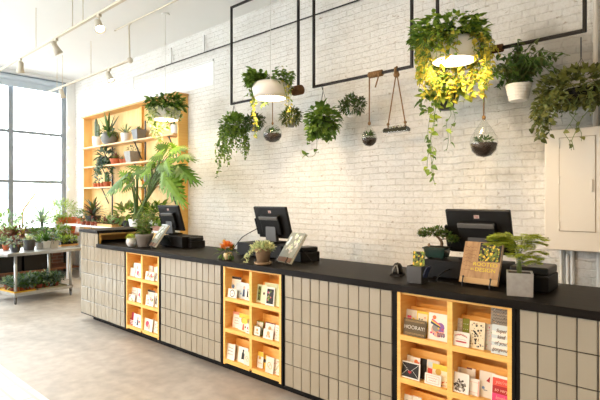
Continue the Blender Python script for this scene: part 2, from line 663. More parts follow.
# raised end of the counter, with a plywood cubby that opens towards the lower worktop
rc = thing('raised_counter', 'raised tiled end of the counter with a plywood cubby under its dark top', 'counter cabinet', (XA[0], YC, 0), group='tiled counter cabinets')
ZR = 1.175
MB().box(0, .508, .008, .75, ZB - .012, ZK - .001).box(0, .02, .008, .75, ZK, ZR).box(.02, .508, .008, .02, ZK, ZR).box(.02, .508, .735, .75, ZK, ZR).build('carcass', carcass_m, rc)
m = MB()
tiles(m, .008, .510, ZB, ZR - .001, 0)
m.build('tile_face', tile_m, rc, label='glossy pale tiles reflecting the window')
MB().box(.02, .510, .021, .042, ZK, ZR - .001).box(.02, .510, .715, .734, ZK, ZR - .001).box(.02, .510, .043, .714, ZR - .02, ZR - .001).box(.02, .04, .043, .714, ZK, ZR - .02).build('cubby', ply, rc, label='orange plywood lining of the cubby')
MB().box(-.015, .53, -.02, .765, ZR, ZR + .036).build('countertop', top_wood, rc, bev=.004, label='dark wood slab')
MB().box(.12, .508, .12, .66, 0, ZB - .013).build('toe_kick', carcass_m, rc)

wt = MB().box(-5.995, 1.28, 2.762, 3.54, ZU, ZK).build('worktop', top_wood, bev=.004)
tag(wt, 'long black-stained wood worktop running along the tiled counter', 'countertop')


def card_rack(x0, x1, label):
    t = thing('card_rack', label, 'card rack', (x0, YC, 0), group='plywood card racks in the counter')
    w = x1 - x0
    b = .019
    MB().box(.001, b, 0, .70, ZB - .012, ZU - .001).box(w - b, w - .001, 0, .70, ZB - .012, ZU - .001).box(b, w - b, .23, .70, ZB - .012, ZU - .001).build('carcass', carcass_m, t, label='black outer carcass')
    th = .024
    MB().box(b, b + th, 0, .21, ZB, ZU - .001).build('side_panel', ply, t)
    MB().box(w - b - th, w - b, 0, .21, ZB, ZU - .001).build('side_panel', ply, t)
    MB().box(w / 2 - .0165, w / 2 + .0165, 0, .21, ZB + .034, ZU - .02).build('divider', ply, t)
    MB().box(b, w - b, .211, .229, ZB, ZU - .001).build('back_panel', ply, t)
    MB().box(b + th, w - b - th, .012, .21, ZU - .019, ZU - .001).build('top_panel', ply, t)
    for zs in SHELF:
        for a, c in ((b + th, w / 2 - .0165), (w / 2 + .0165, w - b - th)):
            MB().box(a, c, 0, .21, zs - .034, zs).build('shelf', ply, t)
            m = MB()
            M = Matrix.Translation((0, .112, zs)) @ Matrix.Rotation(R(-9), 4, 'X')
            m.box(a, c, 0, .012, .004, .168, 0, M)
            m.build('slanted_backboard', ply, t)
    MB().box(.001, w - .001, .12, .66, 0, ZB - .013).build('toe_kick', carcass_m, t)
    return t


SHELF = (.714, .431, .148)
card_rack(XA[1], XA[2], 'plywood card rack farthest along the counter, beside the raised end')
card_rack(XA[3], XA[4], 'middle plywood card rack, below the second monitor')
card_rack(XA[5], XA[6], 'nearest plywood card rack, below the brown plant book')

# ------------------------------------------------------------------ greeting cards
PAL = {k: mat('paper_' + k, srgb(*c), .7) for k, c in dict(
    white=(236, 230, 218), cream=(232, 218, 184), ivory=(226, 214, 196), black=(34, 30, 28), ink=(70, 60, 54), red=(176, 40, 38), maroon=(112, 22, 34),
    coral=(226, 84, 66), pink=(228, 70, 120), blush=(236, 170, 150), yellow=(238, 200, 70), gold=(206, 160, 60), green=(118, 150, 60), palegreen=(206, 216, 178),
    moss=(92, 104, 40), grey=(150, 144, 134), palegrey=(200, 194, 182), blue=(110, 140, 180), paleblue=(204, 214, 214), navy=(56, 66, 96), violet=(138, 92, 160),
    taupe=(92, 76, 46), orange=(226, 120, 60), tan=(196, 160, 110), olive=(128, 132, 40), rose=(196, 76, 100), brown=(104, 70, 44)).items()}
PK = list(PAL)


class Card:
    """a folded card: local x to the right, z up, its face at y = 0 towards the room"""

    def __init__(self, w, h, base):
        self.w, self.h = w, h
        self.mats = [PAL[base], PAL['white']]
        self.names = [base, 'white*']
        self.mb = MB().box(0, w, 0, .0035, 0, h, 0)
        self.k = 0

    def m(self, n):
        if n not in self.names:
            self.names.append(n)
            self.mats.append(PAL[n])
        return self.names.index(n)

    def poly(self, pts, c):
        self.k += 1
        y = -.0003 - .00003 * self.k
        cl = lambda v, hi: min(max(v, .002), hi - .002)
        self.mb.add([(cl(px, 1) * self.w, y, cl(pz, 1) * self.h) for px, pz in pts], [tuple(range(len(pts)))], self.m(c))

    def rect(self, x0, x1, z0, z1, c):
        self.poly([(x0, z0), (x1, z0), (x1, z1), (x0, z1)], c)

    def disc(self, x, z, r, c, n=9, sx=1.0):
        a = self.w / self.h
        self.poly([(x + r * sx * math.cos(2 * math.pi * k / n), z + r * a * math.sin(2 * math.pi * k / n)) for k in range(n)], c)

    def stroke(self, pts, t, c):
        for (a, b), (p, q) in zip(pts, pts[1:]):
            dx, dz = (p - a) * self.w, (q - b) * self.h
            l = math.hypot(dx, dz) or 1
            nx, nz = -dz / l * t / self.w, dx / l * t / self.h
            self.poly([(a - nx, b - nz), (p - nx, q - nz), (p + nx, q + nz), (a + nx, b + nz)], c)

    def squiggle(self, x0, x1, z, a, c, t=.0013, n=9, arc=0.0):
        pts = [(x0 + (x1 - x0) * k / n, z + a * (1 if k % 2 else -1) * rnd.uniform(.5, 1) + arc * math.sin(math.pi * k / n)) for k in range(n + 1)]
        self.stroke(pts, t, c)


def design(cd, kind):
    if kind == 'script':
        for z in (.75, .55, .35):
            cd.squiggle(.2, .8, z, .05, 'ink')
    elif kind == 'mono':
        cd.disc(.5, .5, .28, 'ink', 14); cd.disc(.5, .5, .22, 'white', 14); cd.squiggle(.42, .58, .5, .1, 'ink', n=3)
    elif kind == 'bird':
        cd.poly([(.35, .2), (.62, .25), (.66, .55), (.5, .8), (.38, .6)], 'black'); cd.poly([(.6, .5), (.8, .12), (.62, .22)], 'black'); cd.disc(.52, .78, .09, 'black')
    elif kind == 'figure':
        cd.poly([(.4, .15), (.6, .15), (.56, .6), (.44, .6)], 'navy'); cd.disc(.5, .7, .09, 'blush'); cd.disc(.68, .45, .08, 'coral'); cd.disc(.28, .3, .06, 'blue')
    elif kind == 'photo':
        cd.rect(.1, .9, .1, .9, 'black')
        for _ in range(14):
            cd.disc(rnd.uniform(.2, .8), rnd.uniform(.2, .8), rnd.uniform(.05, .1), rnd.choice(['moss', 'green', 'rose', 'grey', 'olive']), 6)
    elif kind == 'strip':
        cd.rect(.22, .78, .1, .9, 'moss')
        for _ in range(10):
            cd.disc(rnd.uniform(.3, .7), rnd.uniform(.15, .85), .1, rnd.choice(['olive', 'black', 'green']), 6)
    elif kind == 'oval':
        cd.disc(.5, .55, .22, 'ink', 12)
    elif kind == 'dots':
        for i in range(5):
            for j in range(7):
                cd.disc(.12 + .19 * i, .08 + .14 * j, .045, 'grey', 5)
    elif kind == 'floral':
        for _ in range(60):
            cd.disc(rnd.uniform(.08, .92), rnd.uniform(.08, .92), rnd.uniform(.03, .075), rnd.choice(['black', 'tan', 'ink', 'grey', 'brown', 'cream']), 6)
    elif kind == 'flowers':
        for _ in range(16):
            cd.disc(rnd.uniform(.15, .85), rnd.uniform(.1, .6), rnd.uniform(.05, .1), rnd.choice(['coral', 'orange', 'yellow', 'brown', 'rose']), 6)
    elif kind == 'pattern':
        for _ in range(22):
            cd.disc(rnd.uniform(.1, .9), rnd.uniform(.1, .9), rnd.uniform(.04, .08), rnd.choice(['palegreen', 'green', 'blush', 'rose']), 5)
    elif kind == 'border':
        cd.rect(.06, .94, .06, .94, 'white'); cd.disc(.5, .6, .16, 'tan', 10); cd.disc(.38, .3, .1, 'blush'); cd.disc(.62, .3, .1, 'tan')
    elif kind == 'top':
        cd.rect(.0, 1, .88, 1, 'black'); cd.disc(.35, .5, .12, 'blue'); cd.rect(.6, .9, .2, .7, 'paleblue')
    elif kind == 'sun':
        cd.rect(0, 1, .72, 1, 'yellow'); cd.disc(.4, .62, .2, 'gold', 10); cd.squiggle(.2, .8, .3, .04, 'gold')
    elif kind == 'fire':
        cd.rect(0, 1, .6, 1, 'yellow'); cd.poly([(.1, .1), (.5, .1), (.4, .6), (.2, .5)], 'coral'); cd.disc(.7, .35, .14, 'ink')
    elif kind == 'spray':
        cd.disc(.4, .55, .2, 'rose', 10); cd.disc(.6, .4, .15, 'blush'); cd.squiggle(.2, .8, .2, .05, 'brown')
    elif kind == 'stripe':
        for z in (.15, .4, .65):
            cd.rect(0, 1, z, z + .13, 'white')
    elif kind == 'rings':
        cd.disc(.45, .5, .24, 'gold', 12); cd.disc(.45, .5, .19, 'ivory', 12); cd.disc(.6, .4, .2, 'gold', 12); cd.disc(.6, .4, .16, 'ivory', 12)
    elif kind == 'lines':
        for z in (.7, .55, .4):
            cd.rect(.2, .8, z, z + .03, 'palegrey')


def place_card(x0, x1, ytop, layer, sh, look, where, base='white', kind=None, group='greeting cards', fn=None, hz=None):
    """x0..x1: the card's span along the rack; layer 0 stands nearest the room"""
    yb = YC + .014 + layer * .0165
    a = at(x0, 300, Y=yb).x
    b = at(x1, 300, Y=yb).x
    zs = SHELF[sh]
    h = hz or (at((x0 + x1) / 2, ytop, Y=yb + .02).z - zs) / math.cos(R(7))
    cd = Card(b - a, h, base)
    if kind:
        design(cd, kind)
    if fn:
        fn(cd)
    o = cd.mb.build('greeting_card', cd.mats)
    o.location = (a, yb, zs + .0012)
    o.rotation_euler = (R(-7), 0, 0)
    tag(o, look + ', ' + where, 'greeting card', group)
    return o


LOC = {}
for r, rn in enumerate(('far', 'middle', 'nearest')):
    for i, v in enumerate(('top', 'middle', 'bottom')):
        for j, hn in enumerate(('left', 'right')):
            LOC[(r, i, j)] = '%s card rack, %s %s' % (rn, v, hn)

CARDS = {
    (0, 0, 0): [(129.2, 133, 262.5, 3, 'card with a dark green corner', 'green', None), (132.6, 140.6, 263, 2, 'tall white card with small figures', 'white', 'figure'),
                (128, 134.4, 267.5, 1, 'plain short white card in front', 'white', 'lines'), (135, 141, 269, 0, 'white card with a blush drawing', 'white', 'spray')],
    (0, 0, 1): [(146, 151.6, 265.5, 3, 'white card with grey lines behind', 'white', 'lines'), (152.6, 156.6, 267, 2, 'cream card with rings', 'cream', 'rings'),
                (145, 153.8, 271.5, 0, 'wide white card with a pale pattern', 'white', 'pattern'), (154.3, 157.4, 266.5, 1, 'white card with a small dark figure', 'white', 'figure')],
    (0, 1, 0): [(130, 136.2, 287, 2, 'white card with dark script', 'white', 'script'), (136.6, 141.3, 288.5, 1, 'white card with a floral spray', 'white', 'spray'),
                (128.2, 134.4, 294, 0, 'short white card in front', 'white', 'pattern')],
    (0, 1, 1): [(146.5, 153.4, 290, 2, 'white card with a black top edge', 'white', 'top'), (153.6, 157.4, 293, 1, 'white card with a black bird', 'white', 'bird'),
                (145.3, 153.0, 295, 0, 'white card with pale pattern in front', 'white', 'pattern')],
    (0, 2, 0): [(128.2, 133.6, 311.6, 2, 'rose-red card standing behind', 'rose', None), (128, 134, 318, 1, 'short red card with pale stripes', 'red', 'stripe'),
                (132.8, 141.3, 314, 0, 'white card with a small dark figure', 'white', 'figure')],
    (0, 2, 1): [(143.4, 151.8, 318.3, 0, 'white card with a rose spray', 'white', 'spray'), (150.6, 154.2, 319, 2, 'cream card behind', 'cream', None),
                (153.2, 157.6, 321, 1, 'white card with blush pattern', 'white', 'pattern')],
    (1, 0, 0): [(228.6, 239.6, 276.6, 3, 'tall white card with a black top edge', 'white', 'top'), (237.2, 249.4, 282.6, 2, 'pale blue card with navy figure', 'paleblue', 'figure'),
                (227.6, 236.2, 288.7, 0, 'small white card with a round monogram', 'white', 'mono'), (244.6, 249.4, 286, 1, 'narrow white card with a black bird', 'white', 'bird')],
    (1, 0, 1): [(256.2, 261.2, 284.2, 2, 'narrow pale card with a green photo strip', 'palegreen', 'strip'), (261, 265.4, 285, 1, 'cream card with a dark oval', 'cream', 'oval'),
                (263.6, 277.2, 283.2, 3, 'tall pale green card standing behind', 'palegreen', None), (265.2, 273.6, 287, 0, 'white-edged card with dark plant photo', 'white', 'photo'),
                (272.8, 279.2, 288, 1, 'plain mint card', 'palegreen', None)],
    (1, 1, 0): [(228.2, 238.6, 311, 4, 'salmon card behind', 'blush', 'lines'), (232.2, 241.2, 314.3, 3, 'white card with dark script', 'white', 'script'),
                (238, 249.4, 313.8, 2, 'white card with a yellow sun', 'white', 'sun'), (241.4, 246.4, 318, 1, 'card with flames in yellow and coral', 'cream', 'fire'),
                (245.6, 249.4, 323.3, 0, 'short white card with a tan drawing', 'white', 'spray')],
    (1, 1, 1): [(253.8, 262.4, 320.6, 2, 'green-edged white card behind', 'green', 'border'), (253.4, 260, 325.5, 0, 'small green-edged card in front', 'moss', 'border'),
                (264, 274.2, 322.3, 2, 'maroon-edged card with tan drawing', 'maroon', 'border'), (263, 272.6, 329, 0, 'white card with tan drawings', 'white', 'border'),
                (274.2, 279.4, 325, 1, 'white card with green and rose pattern', 'white', 'pattern')],
    (1, 2, 0): [(225.6, 234, 343.4, 0, 'white card covered in black writing', 'white', 'script'), (231.6, 239.4, 344.5, 2, 'plain cream card behind', 'cream', None),
                (237.6, 247, 346.8, 1, 'white card with a black bird', 'white', 'bird'), (243.6, 249.2, 351, 0, 'ivory card with ring drawing', 'ivory', 'rings')],
    (1, 2, 1): [(256.8, 262.4, 351.3, 2, 'white card with peach stripe', 'white', 'sun'), (261.2, 267, 354, 3, 'yellow card with a dark oval', 'yellow', 'oval'),
                (265, 273, 356.5, 0, 'cream card with gold rings', 'ivory', 'rings'), (272, 279.4, 358.6, 1, 'white card with faint blush pattern', 'white', 'pattern')],
}
for (r, i, j), cs in CARDS.items():
    for x0, x1, yt, ly, look, base, kind in cs:
        place_card(x0, x1, yt, ly, i, look, LOC[(r, i, j)], base, kind)

# --- the nearest rack, card by card
W3 = lambda i, j: LOC[(2, i, j)]
place_card(402, 406.4, 309, 4, 0, 'sliver of a dark red card', W3(0, 0), 'maroon')


def fn_pink(cd):
    for q in range(9):
        cd.disc(.2 + .07 * (q % 4), .5 + .1 * (q // 3), .09, 'pink', 7)
    cd.poly([(.55, .35), (.8, .4), (.9, .62), (.6, .7)], 'yellow')


place_card(405.2, 416.4, 309.6, 3, 0, 'white card with pink and yellow blots', W3(0, 0), 'white', fn=fn_pink)


def fn_party(cd):
    cd.rect(.1, .9, .1, .9, 'cream')
    for q in range(7):
        cd.disc(rnd.uniform(.2, .8), rnd.uniform(.45, .85), .06, rnd.choice(['green', 'pink', 'white', 'ink', 'orange']), 7)


place_card(415.6, 427.4, 311.4, 2, 0, 'yellow card with small party figures', W3(0, 0), 'yellow', fn=fn_party)


def fn_hooray(cd):
    for z in (.1, .16, .84, .9):
        cd.rect(.06, .94, z, z + .02, 'tan')


hy = place_card(403.2, 425.2, 319.3, 0, 0, 'dark taupe landscape card that reads HOORAY!', W3(0, 0), 'taupe', fn=fn_hooray)
_w = max(v.co.x for v in hy.data.vertices); _h = max(v.co.z for v in hy.data.vertices)
letters('lettering', 'HOORAY!', .033, PAL['white'], hy, (_w / 2, -.0016, _h / 2), (R(90), 0, 0), sx=1.0, label='white capitals')


def fn_purple(cd):
    cd.disc(.5, .38, .34, 'blush', 12); cd.disc(.62, .5, .22, 'violet', 10); cd.disc(.4, .46, .2, 'grey', 8)
    cd.poly([(.12, .6), (.62, .46), (.62, .52), (.14, .68)], 'navy'); cd.poly([(.14, .68), (.62, .52), (.62, .56), (.16, .73)], 'yellow')
    cd.poly([(.16, .73), (.6, .56), (.58, .61), (.2, .78)], 'pink'); cd.disc(.3, .84, .1, 'orange')
    for q in range(10):
        cd.disc(rnd.uniform(.15, .85), rnd.uniform(.15, .45), .05, rnd.choice(['orange', 'violet', 'pink', 'yellow', 'rose']), 6)
    for q in range(4):
        cd.rect(.5 + .1 * q, .56 + .1 * q, .14, .3, 'navy')


place_card(427.6, 447, 313.6, 1, 0, 'white card with a colourful rainbow and violet drawing', W3(0, 0), 'white', fn=fn_purple)

place_card(454, 461.4, 318, 3, 0, 'white card with grey dots', W3(0, 1), 'ivory', 'dots')


def fn_gdots(cd):
    for q in range(12):
        cd.disc(.2 + .3 * (q % 3), .2 + .2 * (q // 3), .07, 'palegreen', 6)


place_card(461.6, 468, 318.6, 2, 0, 'olive green card with pale dots', W3(0, 1), 'olive', fn=fn_gdots)


def fn_redscript(cd):
    cd.squiggle(.14, .86, .68, .07, 'red', .0016, 16, .12)
    cd.squiggle(.2, .8, .48, .02, 'grey', .0008, 12)
    cd.rect(.22, .82, .26, .36, 'red'); cd.squiggle(.14, .9, .3, .03, 'rose', .001, 12)


place_card(452.4, 469, 331.5, 0, 0, 'short white card with arched red script', W3(0, 1), 'white', fn=fn_redscript)
place_card(468.6, 484, 321.6, 1, 0, 'beige card with a black and tan floral', W3(0, 1), 'cream', 'floral')
place_card(483.6, 492.4, 324, 2, 0, 'pale grey card with faint pattern', W3(0, 1), 'palegrey', 'pattern')


def fn_greyscript(cd):
    for z in (.93, .86, .79, .72, .65):
        cd.squiggle(.1, .92, z, .022, 'ink', .0011, 14)
    for _ in range(20):
        cd.disc(rnd.uniform(.06, .94), rnd.uniform(.5, .97), .03, rnd.choice(['palegrey', 'tan', 'ink']), 5)


place_card(489.4, 510.6, 307.2, 4, 0, 'tall grey card with dense dark script', W3(0, 1), 'grey', fn=fn_greyscript)
sk = place_card(491, 510, 325.5, 0, 0, 'pale blue striped card that reads Super kind of you', W3(0, 1), 'paleblue', 'stripe')
_w = max(v.co.x for v in sk.data.vertices); _h = max(v.co.z for v in sk.data.vertices)
for q, (tx, zz) in enumerate((('Super', .80), ('kind', .59), ('of you!', .38), ('gorgeous', .16))):
    letters('lettering', tx, .030, PAL['brown'], sk, (_w / 2, -.0016, _h * zz), (R(90), 0, R(0)), shear=.25, sx=.85, label='dark brown script')

# middle row of the nearest rack
place_card(402, 407, 353, 4, 1, 'sliver of a maroon card', W3(1, 0), 'maroon')
place_card(406, 411.6, 355, 3, 1, 'narrow white card with lines', W3(1, 0), 'white', 'lines')


def fn_orange(cd):
    cd.rect(.42, .95, .3, .8, 'coral'); cd.disc(.6, .8, .2, 'orange'); cd.disc(.2, .7, .12, 'yellow')


place_card(409.4, 419, 357, 2, 1, 'white card with an orange figure', W3(1, 0), 'white', fn=fn_orange)
place_card(419.4, 426, 358.4, 3, 1, 'black card standing behind', W3(1, 0), 'black', None)


def fn_peach(cd):
    cd.rect(.1, .5, .35, .6, 'coral'); cd.rect(.1, .6, .68, .9, 'paleblue')


place_card(426, 438.4, 360, 3, 1, 'pale card with coral and blue blocks', W3(1, 0), 'ivory', fn=fn_peach)
place_card(431.6, 447, 364.5, 2, 1, 'cream card with a golden sun and yellow top', W3(1, 0), 'cream', 'sun')


def fn_env(cd):
    cd.rect(.06, .94, .08, .92, 'black')
    cd.stroke([(.08, .88), (.5, .4), (.92, .88)], .0008, 'white')
    cd.stroke([(.08, .12), (.38, .52)], .0008, 'white'); cd.stroke([(.92, .12), (.62, .52)], .0008, 'white')
    cd.disc(.46, .4, .05, 'red'); cd.disc(.54, .4, .05, 'red'); cd.poly([(.42, .38), (.5, .26), (.58, .38)], 'red')


place_card(399.6, 419.4, 361.4, 0, 1, 'black envelope-drawing card with a red heart', W3(1, 0), 'white', fn=fn_env)


def fn_frame(cd):
    for a, b, c_, d in ((.1, .9, .82, .86), (.1, .9, .14, .18), (.1, .13, .14, .86), (.87, .9, .14, .86)):
        cd.rect(a, b, c_, d, 'blush')
    cd.squiggle(.22, .78, .62, .05, 'coral', .001, 10); cd.squiggle(.28, .72, .4, .05, 'coral', .001, 8)


place_card(424.4, 440.6, 373.6, 0, 1, 'white landscape card with a salmon frame', W3(1, 0), 'white', fn=fn_frame)
place_card(440.4, 447.2, 377, 1, 1, 'cream card with orange flowers', W3(1, 0), 'cream', 'flowers')
place_card(452.6, 458.4, 366, 3, 1, 'narrow white card behind', W3(1, 1), 'white', 'lines')
place_card(457.6, 466, 367.4, 4, 1, 'ivory card with faint lines', W3(1, 1), 'ivory', 'lines')
place_card(465.6, 474.4, 368, 3, 1, 'cream card with a maroon top', W3(1, 1), 'ivory', fn=lambda cd: cd.rect(0, .6, .94, 1, 'maroon'))


def fn_fluff(cd):
    for q in range(70):
        r, a = rnd.uniform(0, .34), rnd.uniform(0, 6.28)
        cd.disc(.46 + r * math.cos(a), .36 + r * math.sin(a) * .9, .06, rnd.choice(['grey', 'ink', 'ink', 'taupe', 'palegrey']), 6)


place_card(451.8, 468.4, 372.5, 0, 1, 'white card with a fluffy dark grey drawing', W3(1, 1), 'white', fn=fn_fluff)


def fn_salm(cd):
    for z in (.78, .18):
        cd.rect(.08, .94, z, z + .02, 'blush')
    cd.rect(.88, .98, .02, .9, 'blush')


place_card(466.4, 479, 378, 1, 1, 'white card with salmon edge lines', W3(1, 1), 'white', fn=fn_salm)


def fn_redbird(cd):
    cd.poly([(.45, .64), (.68, .6), (.7, .84)], 'red'); cd.disc(.6, .68, .08, 'red'); cd.disc(.28, .36, .1, 'blue', 8); cd.rect(.3, .55, .26, .3, 'grey')


place_card(478.6, 494, 371.6, 2, 1, 'ivory card with a red bird and blue bird', W3(1, 1), 'ivory', fn=fn_redbird)


def fn_coral(cd):
    cd.rect(.04, .96, .62, .9, 'coral'); cd.rect(.04, .96, .34, .62, 'red'); cd.rect(.04, .96, .04, .34, 'pink')


rd = place_card(491, 510.4, 376, 0, 1, "coral, red and pink card that reads you're so very lovely", W3(1, 1), 'white', fn=fn_coral)
_w = max(v.co.x for v in rd.data.vertices); _h = max(v.co.z for v in rd.data.vertices)
for tx, zz in (("you're", .76), ('so very', .48), ('lovely', .2)):
    letters('lettering', tx, .028, PAL['blush'], rd, (_w / 2, -.0016, _h * zz), (R(90), 0, 0), shear=.2, sx=.9, label='pale pink script')
# bottom row, just above the picture's lower edge
place_card(403, 411, 394.5, 1, 2, 'white card whose top shows', W3(2, 0), 'white', 'script')
place_card(411.4, 420, 396.5, 0, 2, 'ivory card whose top shows', W3(2, 0), 'ivory', 'lines')

# ------------------------------------------------------------------ plants
def pick(gs):
    return rnd.randrange(len(gs))


def bush(mb, c, r, n, L, W, kind='ovate', ng=3, droop=.35, lift=.2, spread=.35, inner=.35, zmin=None):
    """n leaves filling an ellipsoid of radii r round c"""
    c = Vector(c)
    for _ in range(n):
        while True:
            d = Vector((rnd.uniform(-1, 1), rnd.uniform(-1, 1), rnd.uniform(-1, 1)))
            if .05 < d.length <= 1:
                break
        d.normalize()
        k = inner + (1 - inner) * rnd.random() ** .6
        p = c + Vector((d.x * r[0], d.y * r[1], d.z * r[2])) * k
        if zmin is not None and p.z < zmin:
            p.z = zmin + rnd.random() * .02
        o = d + Vector((rnd.gauss(0, spread), rnd.gauss(0, spread), rnd.gauss(0, spread) + lift))
        s = rnd.uniform(.65, 1.15)
        mb.leaf(p, o, L * s, W * s, kind, rnd.randrange(ng), droop)


def trail(lm, sm, pts, n, L, W, kind='heart', ng=3, r=.0025, droop=.3):
    """a vine along pts with n leaves hanging off it"""
    pts = [Vector(p) for p in pts]
    if sm is not None:
        sm.tube(pts, r, 4)
    seg = [(a, b, (b - a).length) for a, b in zip(pts, pts[1:])]
    tot = sum(s[2] for s in seg)
    for k in range(n):
        q = (k + rnd.uniform(.1, .9)) / n * tot
        for a, b, l in seg:
            if q <= l:
                break
            q -= l
        p = a.lerp(b, min(1, q / max(l, 1e-6)))
        an = rnd.uniform(0, 6.28)
        d = Vector((math.cos(an), math.sin(an), rnd.uniform(-.9, .25)))
        s = rnd.uniform(.6, 1.15)
        lm.leaf(p, d, L * s, W * s, kind, rnd.randrange(ng), droop, up=(rnd.uniform(-.6, .6), rnd.uniform(-1.2, .2), .8))


def hang(p, dx, dy, dz, n=6, wob=.02):
    p = Vector(p)
    out = [p]
    for k in range(1, n + 1):
        t = k / n
        out.append(p + Vector((dx * math.sin(t * 1.57), dy * math.sin(t * 1.57), -dz * t)) + Vector((rnd.uniform(-wob, wob), rnd.uniform(-wob, wob), 0)))
    return out


def rosette(mb, c, n, L, W, kind='lance', ng=2, lo=10, hi=85, droop=.25, fold=.3):
    c = Vector(c)
    for k in range(n):
        a = k * 2.39996 + rnd.uniform(-.2, .2)
        e = R(hi + (lo - hi) * (k / max(1, n - 1)) ** .8)
        d = Vector((math.cos(a) * math.cos(e), math.sin(a) * math.cos(e), math.sin(e)))
        s = rnd.uniform(.8, 1.1)
        mb.leaf(c + d * .004, d, L * s, W * s, kind, rnd.randrange(ng), droop, fold, up=(0, 0, 1))


def pot(kind, r, h, m, parent, label=None, rb=None):
    """a pot standing at the parent's origin, with its soil; returns the soil height"""
    mb = MB()
    rb = rb or r * .74
    if kind == 'rim':
        mb.lathe([(rb, 0), (r * .93, h * .78), (r, h * .78), (r, h), (r * .88, h), (r * .84, h * .84)], 22)
    elif kind == 'plain':
        mb.lathe([(rb, 0), (r, h), (r * .9, h), (r * .87, h * .86)], 22)
    elif kind == 'round':
        mb.lathe([(r * .55, 0), (r * .9, h * .25), (r, h * .55), (r * .85, h * .92), (r * .8, h), (r * .72, h), (r * .7, h * .86)], 24)
    elif kind == 'hex':
        mb.lathe([(rb, 0), (r, h * .6), (r * .92, h), (r * .82, h), (r * .8, h * .86)], 6)
    elif kind == 'square':
        t = r * .12
        mb.frustum(rb, r, 0, h * .88).box(-r, -r + t, -r, r, h * .88, h).box(r - t, r, -r, r, h * .88, h).box(-r + t, r - t, -r, -r + t, h * .88, h).box(-r + t, r - t, r - t, r, h * .88, h)
    o = mb.build('pot', m, parent, smooth=(kind not in ('square', 'hex')), bev=.002 if kind != 'square' else .003, label=label)
    zs = h * .87
    s = MB()
    if kind == 'square':
        s.box(-r * .86, r * .86, -r * .86, r * .86, h * .881, h * .93)
    else:
        s.lathe([(r * .86, zs - .004), (r * .86, zs + .003)], 18)
    s.build('soil', soil_m, parent)
    return zs


def plant(name, label, cat, loc, pk, r, h, pm, leaf, greens, group=None, rb=None, plabel=None, stem=None, ymax=4.67):
    """potted plant; leaf(mb, z) adds the foliage above the soil at height z"""
    t = thing(name, label, cat, loc, rnd.uniform(-.3, .3) if pk != 'square' else R(rnd.uniform(-6, 6)), group)
    if loc[1] > 3.9 and loc[0] > -10.4:
        t.rotation_euler[2] = 0
    z = pot(pk, r, h, pm, t, plabel, rb)
    mb = MB()
    leaf(mb, z)
    if loc[1] > 3.9 and loc[0] > -10.4:
        lim = ymax - loc[1]
        mb.v = [(x, y if y < lim else lim - (y - lim) * .4, zz) for x, y, zz in mb.v]
    mb.build('foliage', [G[g] for g in greens], t)
    if stem:
        sm = MB()
        stem(sm, z)
        sm.build('stem', stem_m, t)
    return t


# ------------------------------------------------------------------ on the worktop
def monitor(px0, px1, label):
    yc = 3.345
    a, b = at(px0, 210, Y=yc - .06).x, at(px1, 210, Y=yc - .06).x
    w, h = .455, .325
    t = thing('cash_register_monitor', label, 'monitor', ((a + b) / 2, yc, 1.1795), 0, 'cash register monitors')
    T = Matrix.Translation((0, .03, .04)) @ Matrix.Rotation(R(17), 4, 'X')
    MB().box(-.11, .11, -.10, .09, 0, .014).build('stand_base', soft_black, t, bev=.004)
    MB().frustum(.075, .066, .0141, .20, 0, Matrix.Translation((0, -.012, 0)) @ Matrix.Rotation(R(4), 4, 'X'), .02, .018).build('stand_neck', grey_plastic, t, bev=.004, label='dark grey neck')
    MB().box(-w / 2, w / 2, 0, .028, .0, h, 0, T).build('screen_housing', black_plastic, t, bev=.008, label='black screen housing seen from behind')
    MB().box(-w / 2 + .012, w / 2 - .012, .0281, .0295, .012, h - .012, 0, T).build('screen', mat('screen_glass', (.01, .011, .013), .08), t)
    MB().box(-.13, .13, -.034, -.0005, .05, .24, 0, T).build('back_cover', black_plastic, t, bev=.006)
    MB().box(-.128, .128, -.047, -.0345, .205, .238, 0, T).build('vent_bar', mat('vent_bar', (.12, .115, .105), .3, .3), t, bev=.003, label='lighter grey bar across the back cover')
    MB().box(-w / 2 - .022, -w / 2 - .0005, .0, .03, .03, .2, 0, T).build('card_reader', soft_black, t, bev=.003, label='slim side card reader')
    lg = MB().box(-.018, .018, -.0025, -.0003, .264, .288, 0, T).build('logo_badge', mat('badge', (.55, .42, .38), .4), t, label='small pale badge')
    p = T @ Vector((0, -.0032, .2765))
    letters('logo_lettering', 'hp', .024, mat('badge_red', (.30, .03, .03), .4), t, p, (R(107), 0, 0), label='red letters')
    return t


monitor(154.5, 181, 'black cash register monitor at the far end, before the plywood shelves')
monitor(252, 287, 'black cash register monitor in the middle, behind the creamy succulent')
monitor(444.5, 510.5, 'black cash register monitor nearest, behind the brown plant book')


def drawer(x0, x1, y0, label):
    t = thing('cash_register', label, 'cash register', (x0, y0, ZK + .0005), 0, 'cash register bases')
    w = x1 - x0
    d = 3.455 - y0
    MB().box(0, w, 0, d, .012, .13).build('body', soft_black, t, bev=.004)
    MB().box(.012, w - .012, d + .0005, d + .008, .02, .115).build('drawer_front', black_plastic, t, bev=.002)
    for fx in (.02, w - .06):
        for fy in (.02, d - .06):
            MB().box(fx, fx + .04, fy, fy + .04, 0, .0119).build('foot', black_plastic, t)
    return t


def printer(x, y, label, w=.15, h=.155, rz=0.0, d=.2):
    t = thing('receipt_printer', label, 'receipt printer', (x, y, ZK + .0005), rz, 'receipt printers')
    MB().box(-w / 2, w / 2, -d / 2, d / 2, 0, h * .66).build('body', soft_black, t, bev=.008)
    MB().box(-w / 2 + .001, w / 2 - .001, -d / 2 + .001, d / 2 - .02, h * .665, h).build('lid', black_plastic, t, bev=.012)
    MB().box(-w / 2 + .02, w / 2 - .02, d / 2 - .018, d / 2 - .01, h * .66, h * .8).build('paper', PAL['white'], t)
    return t


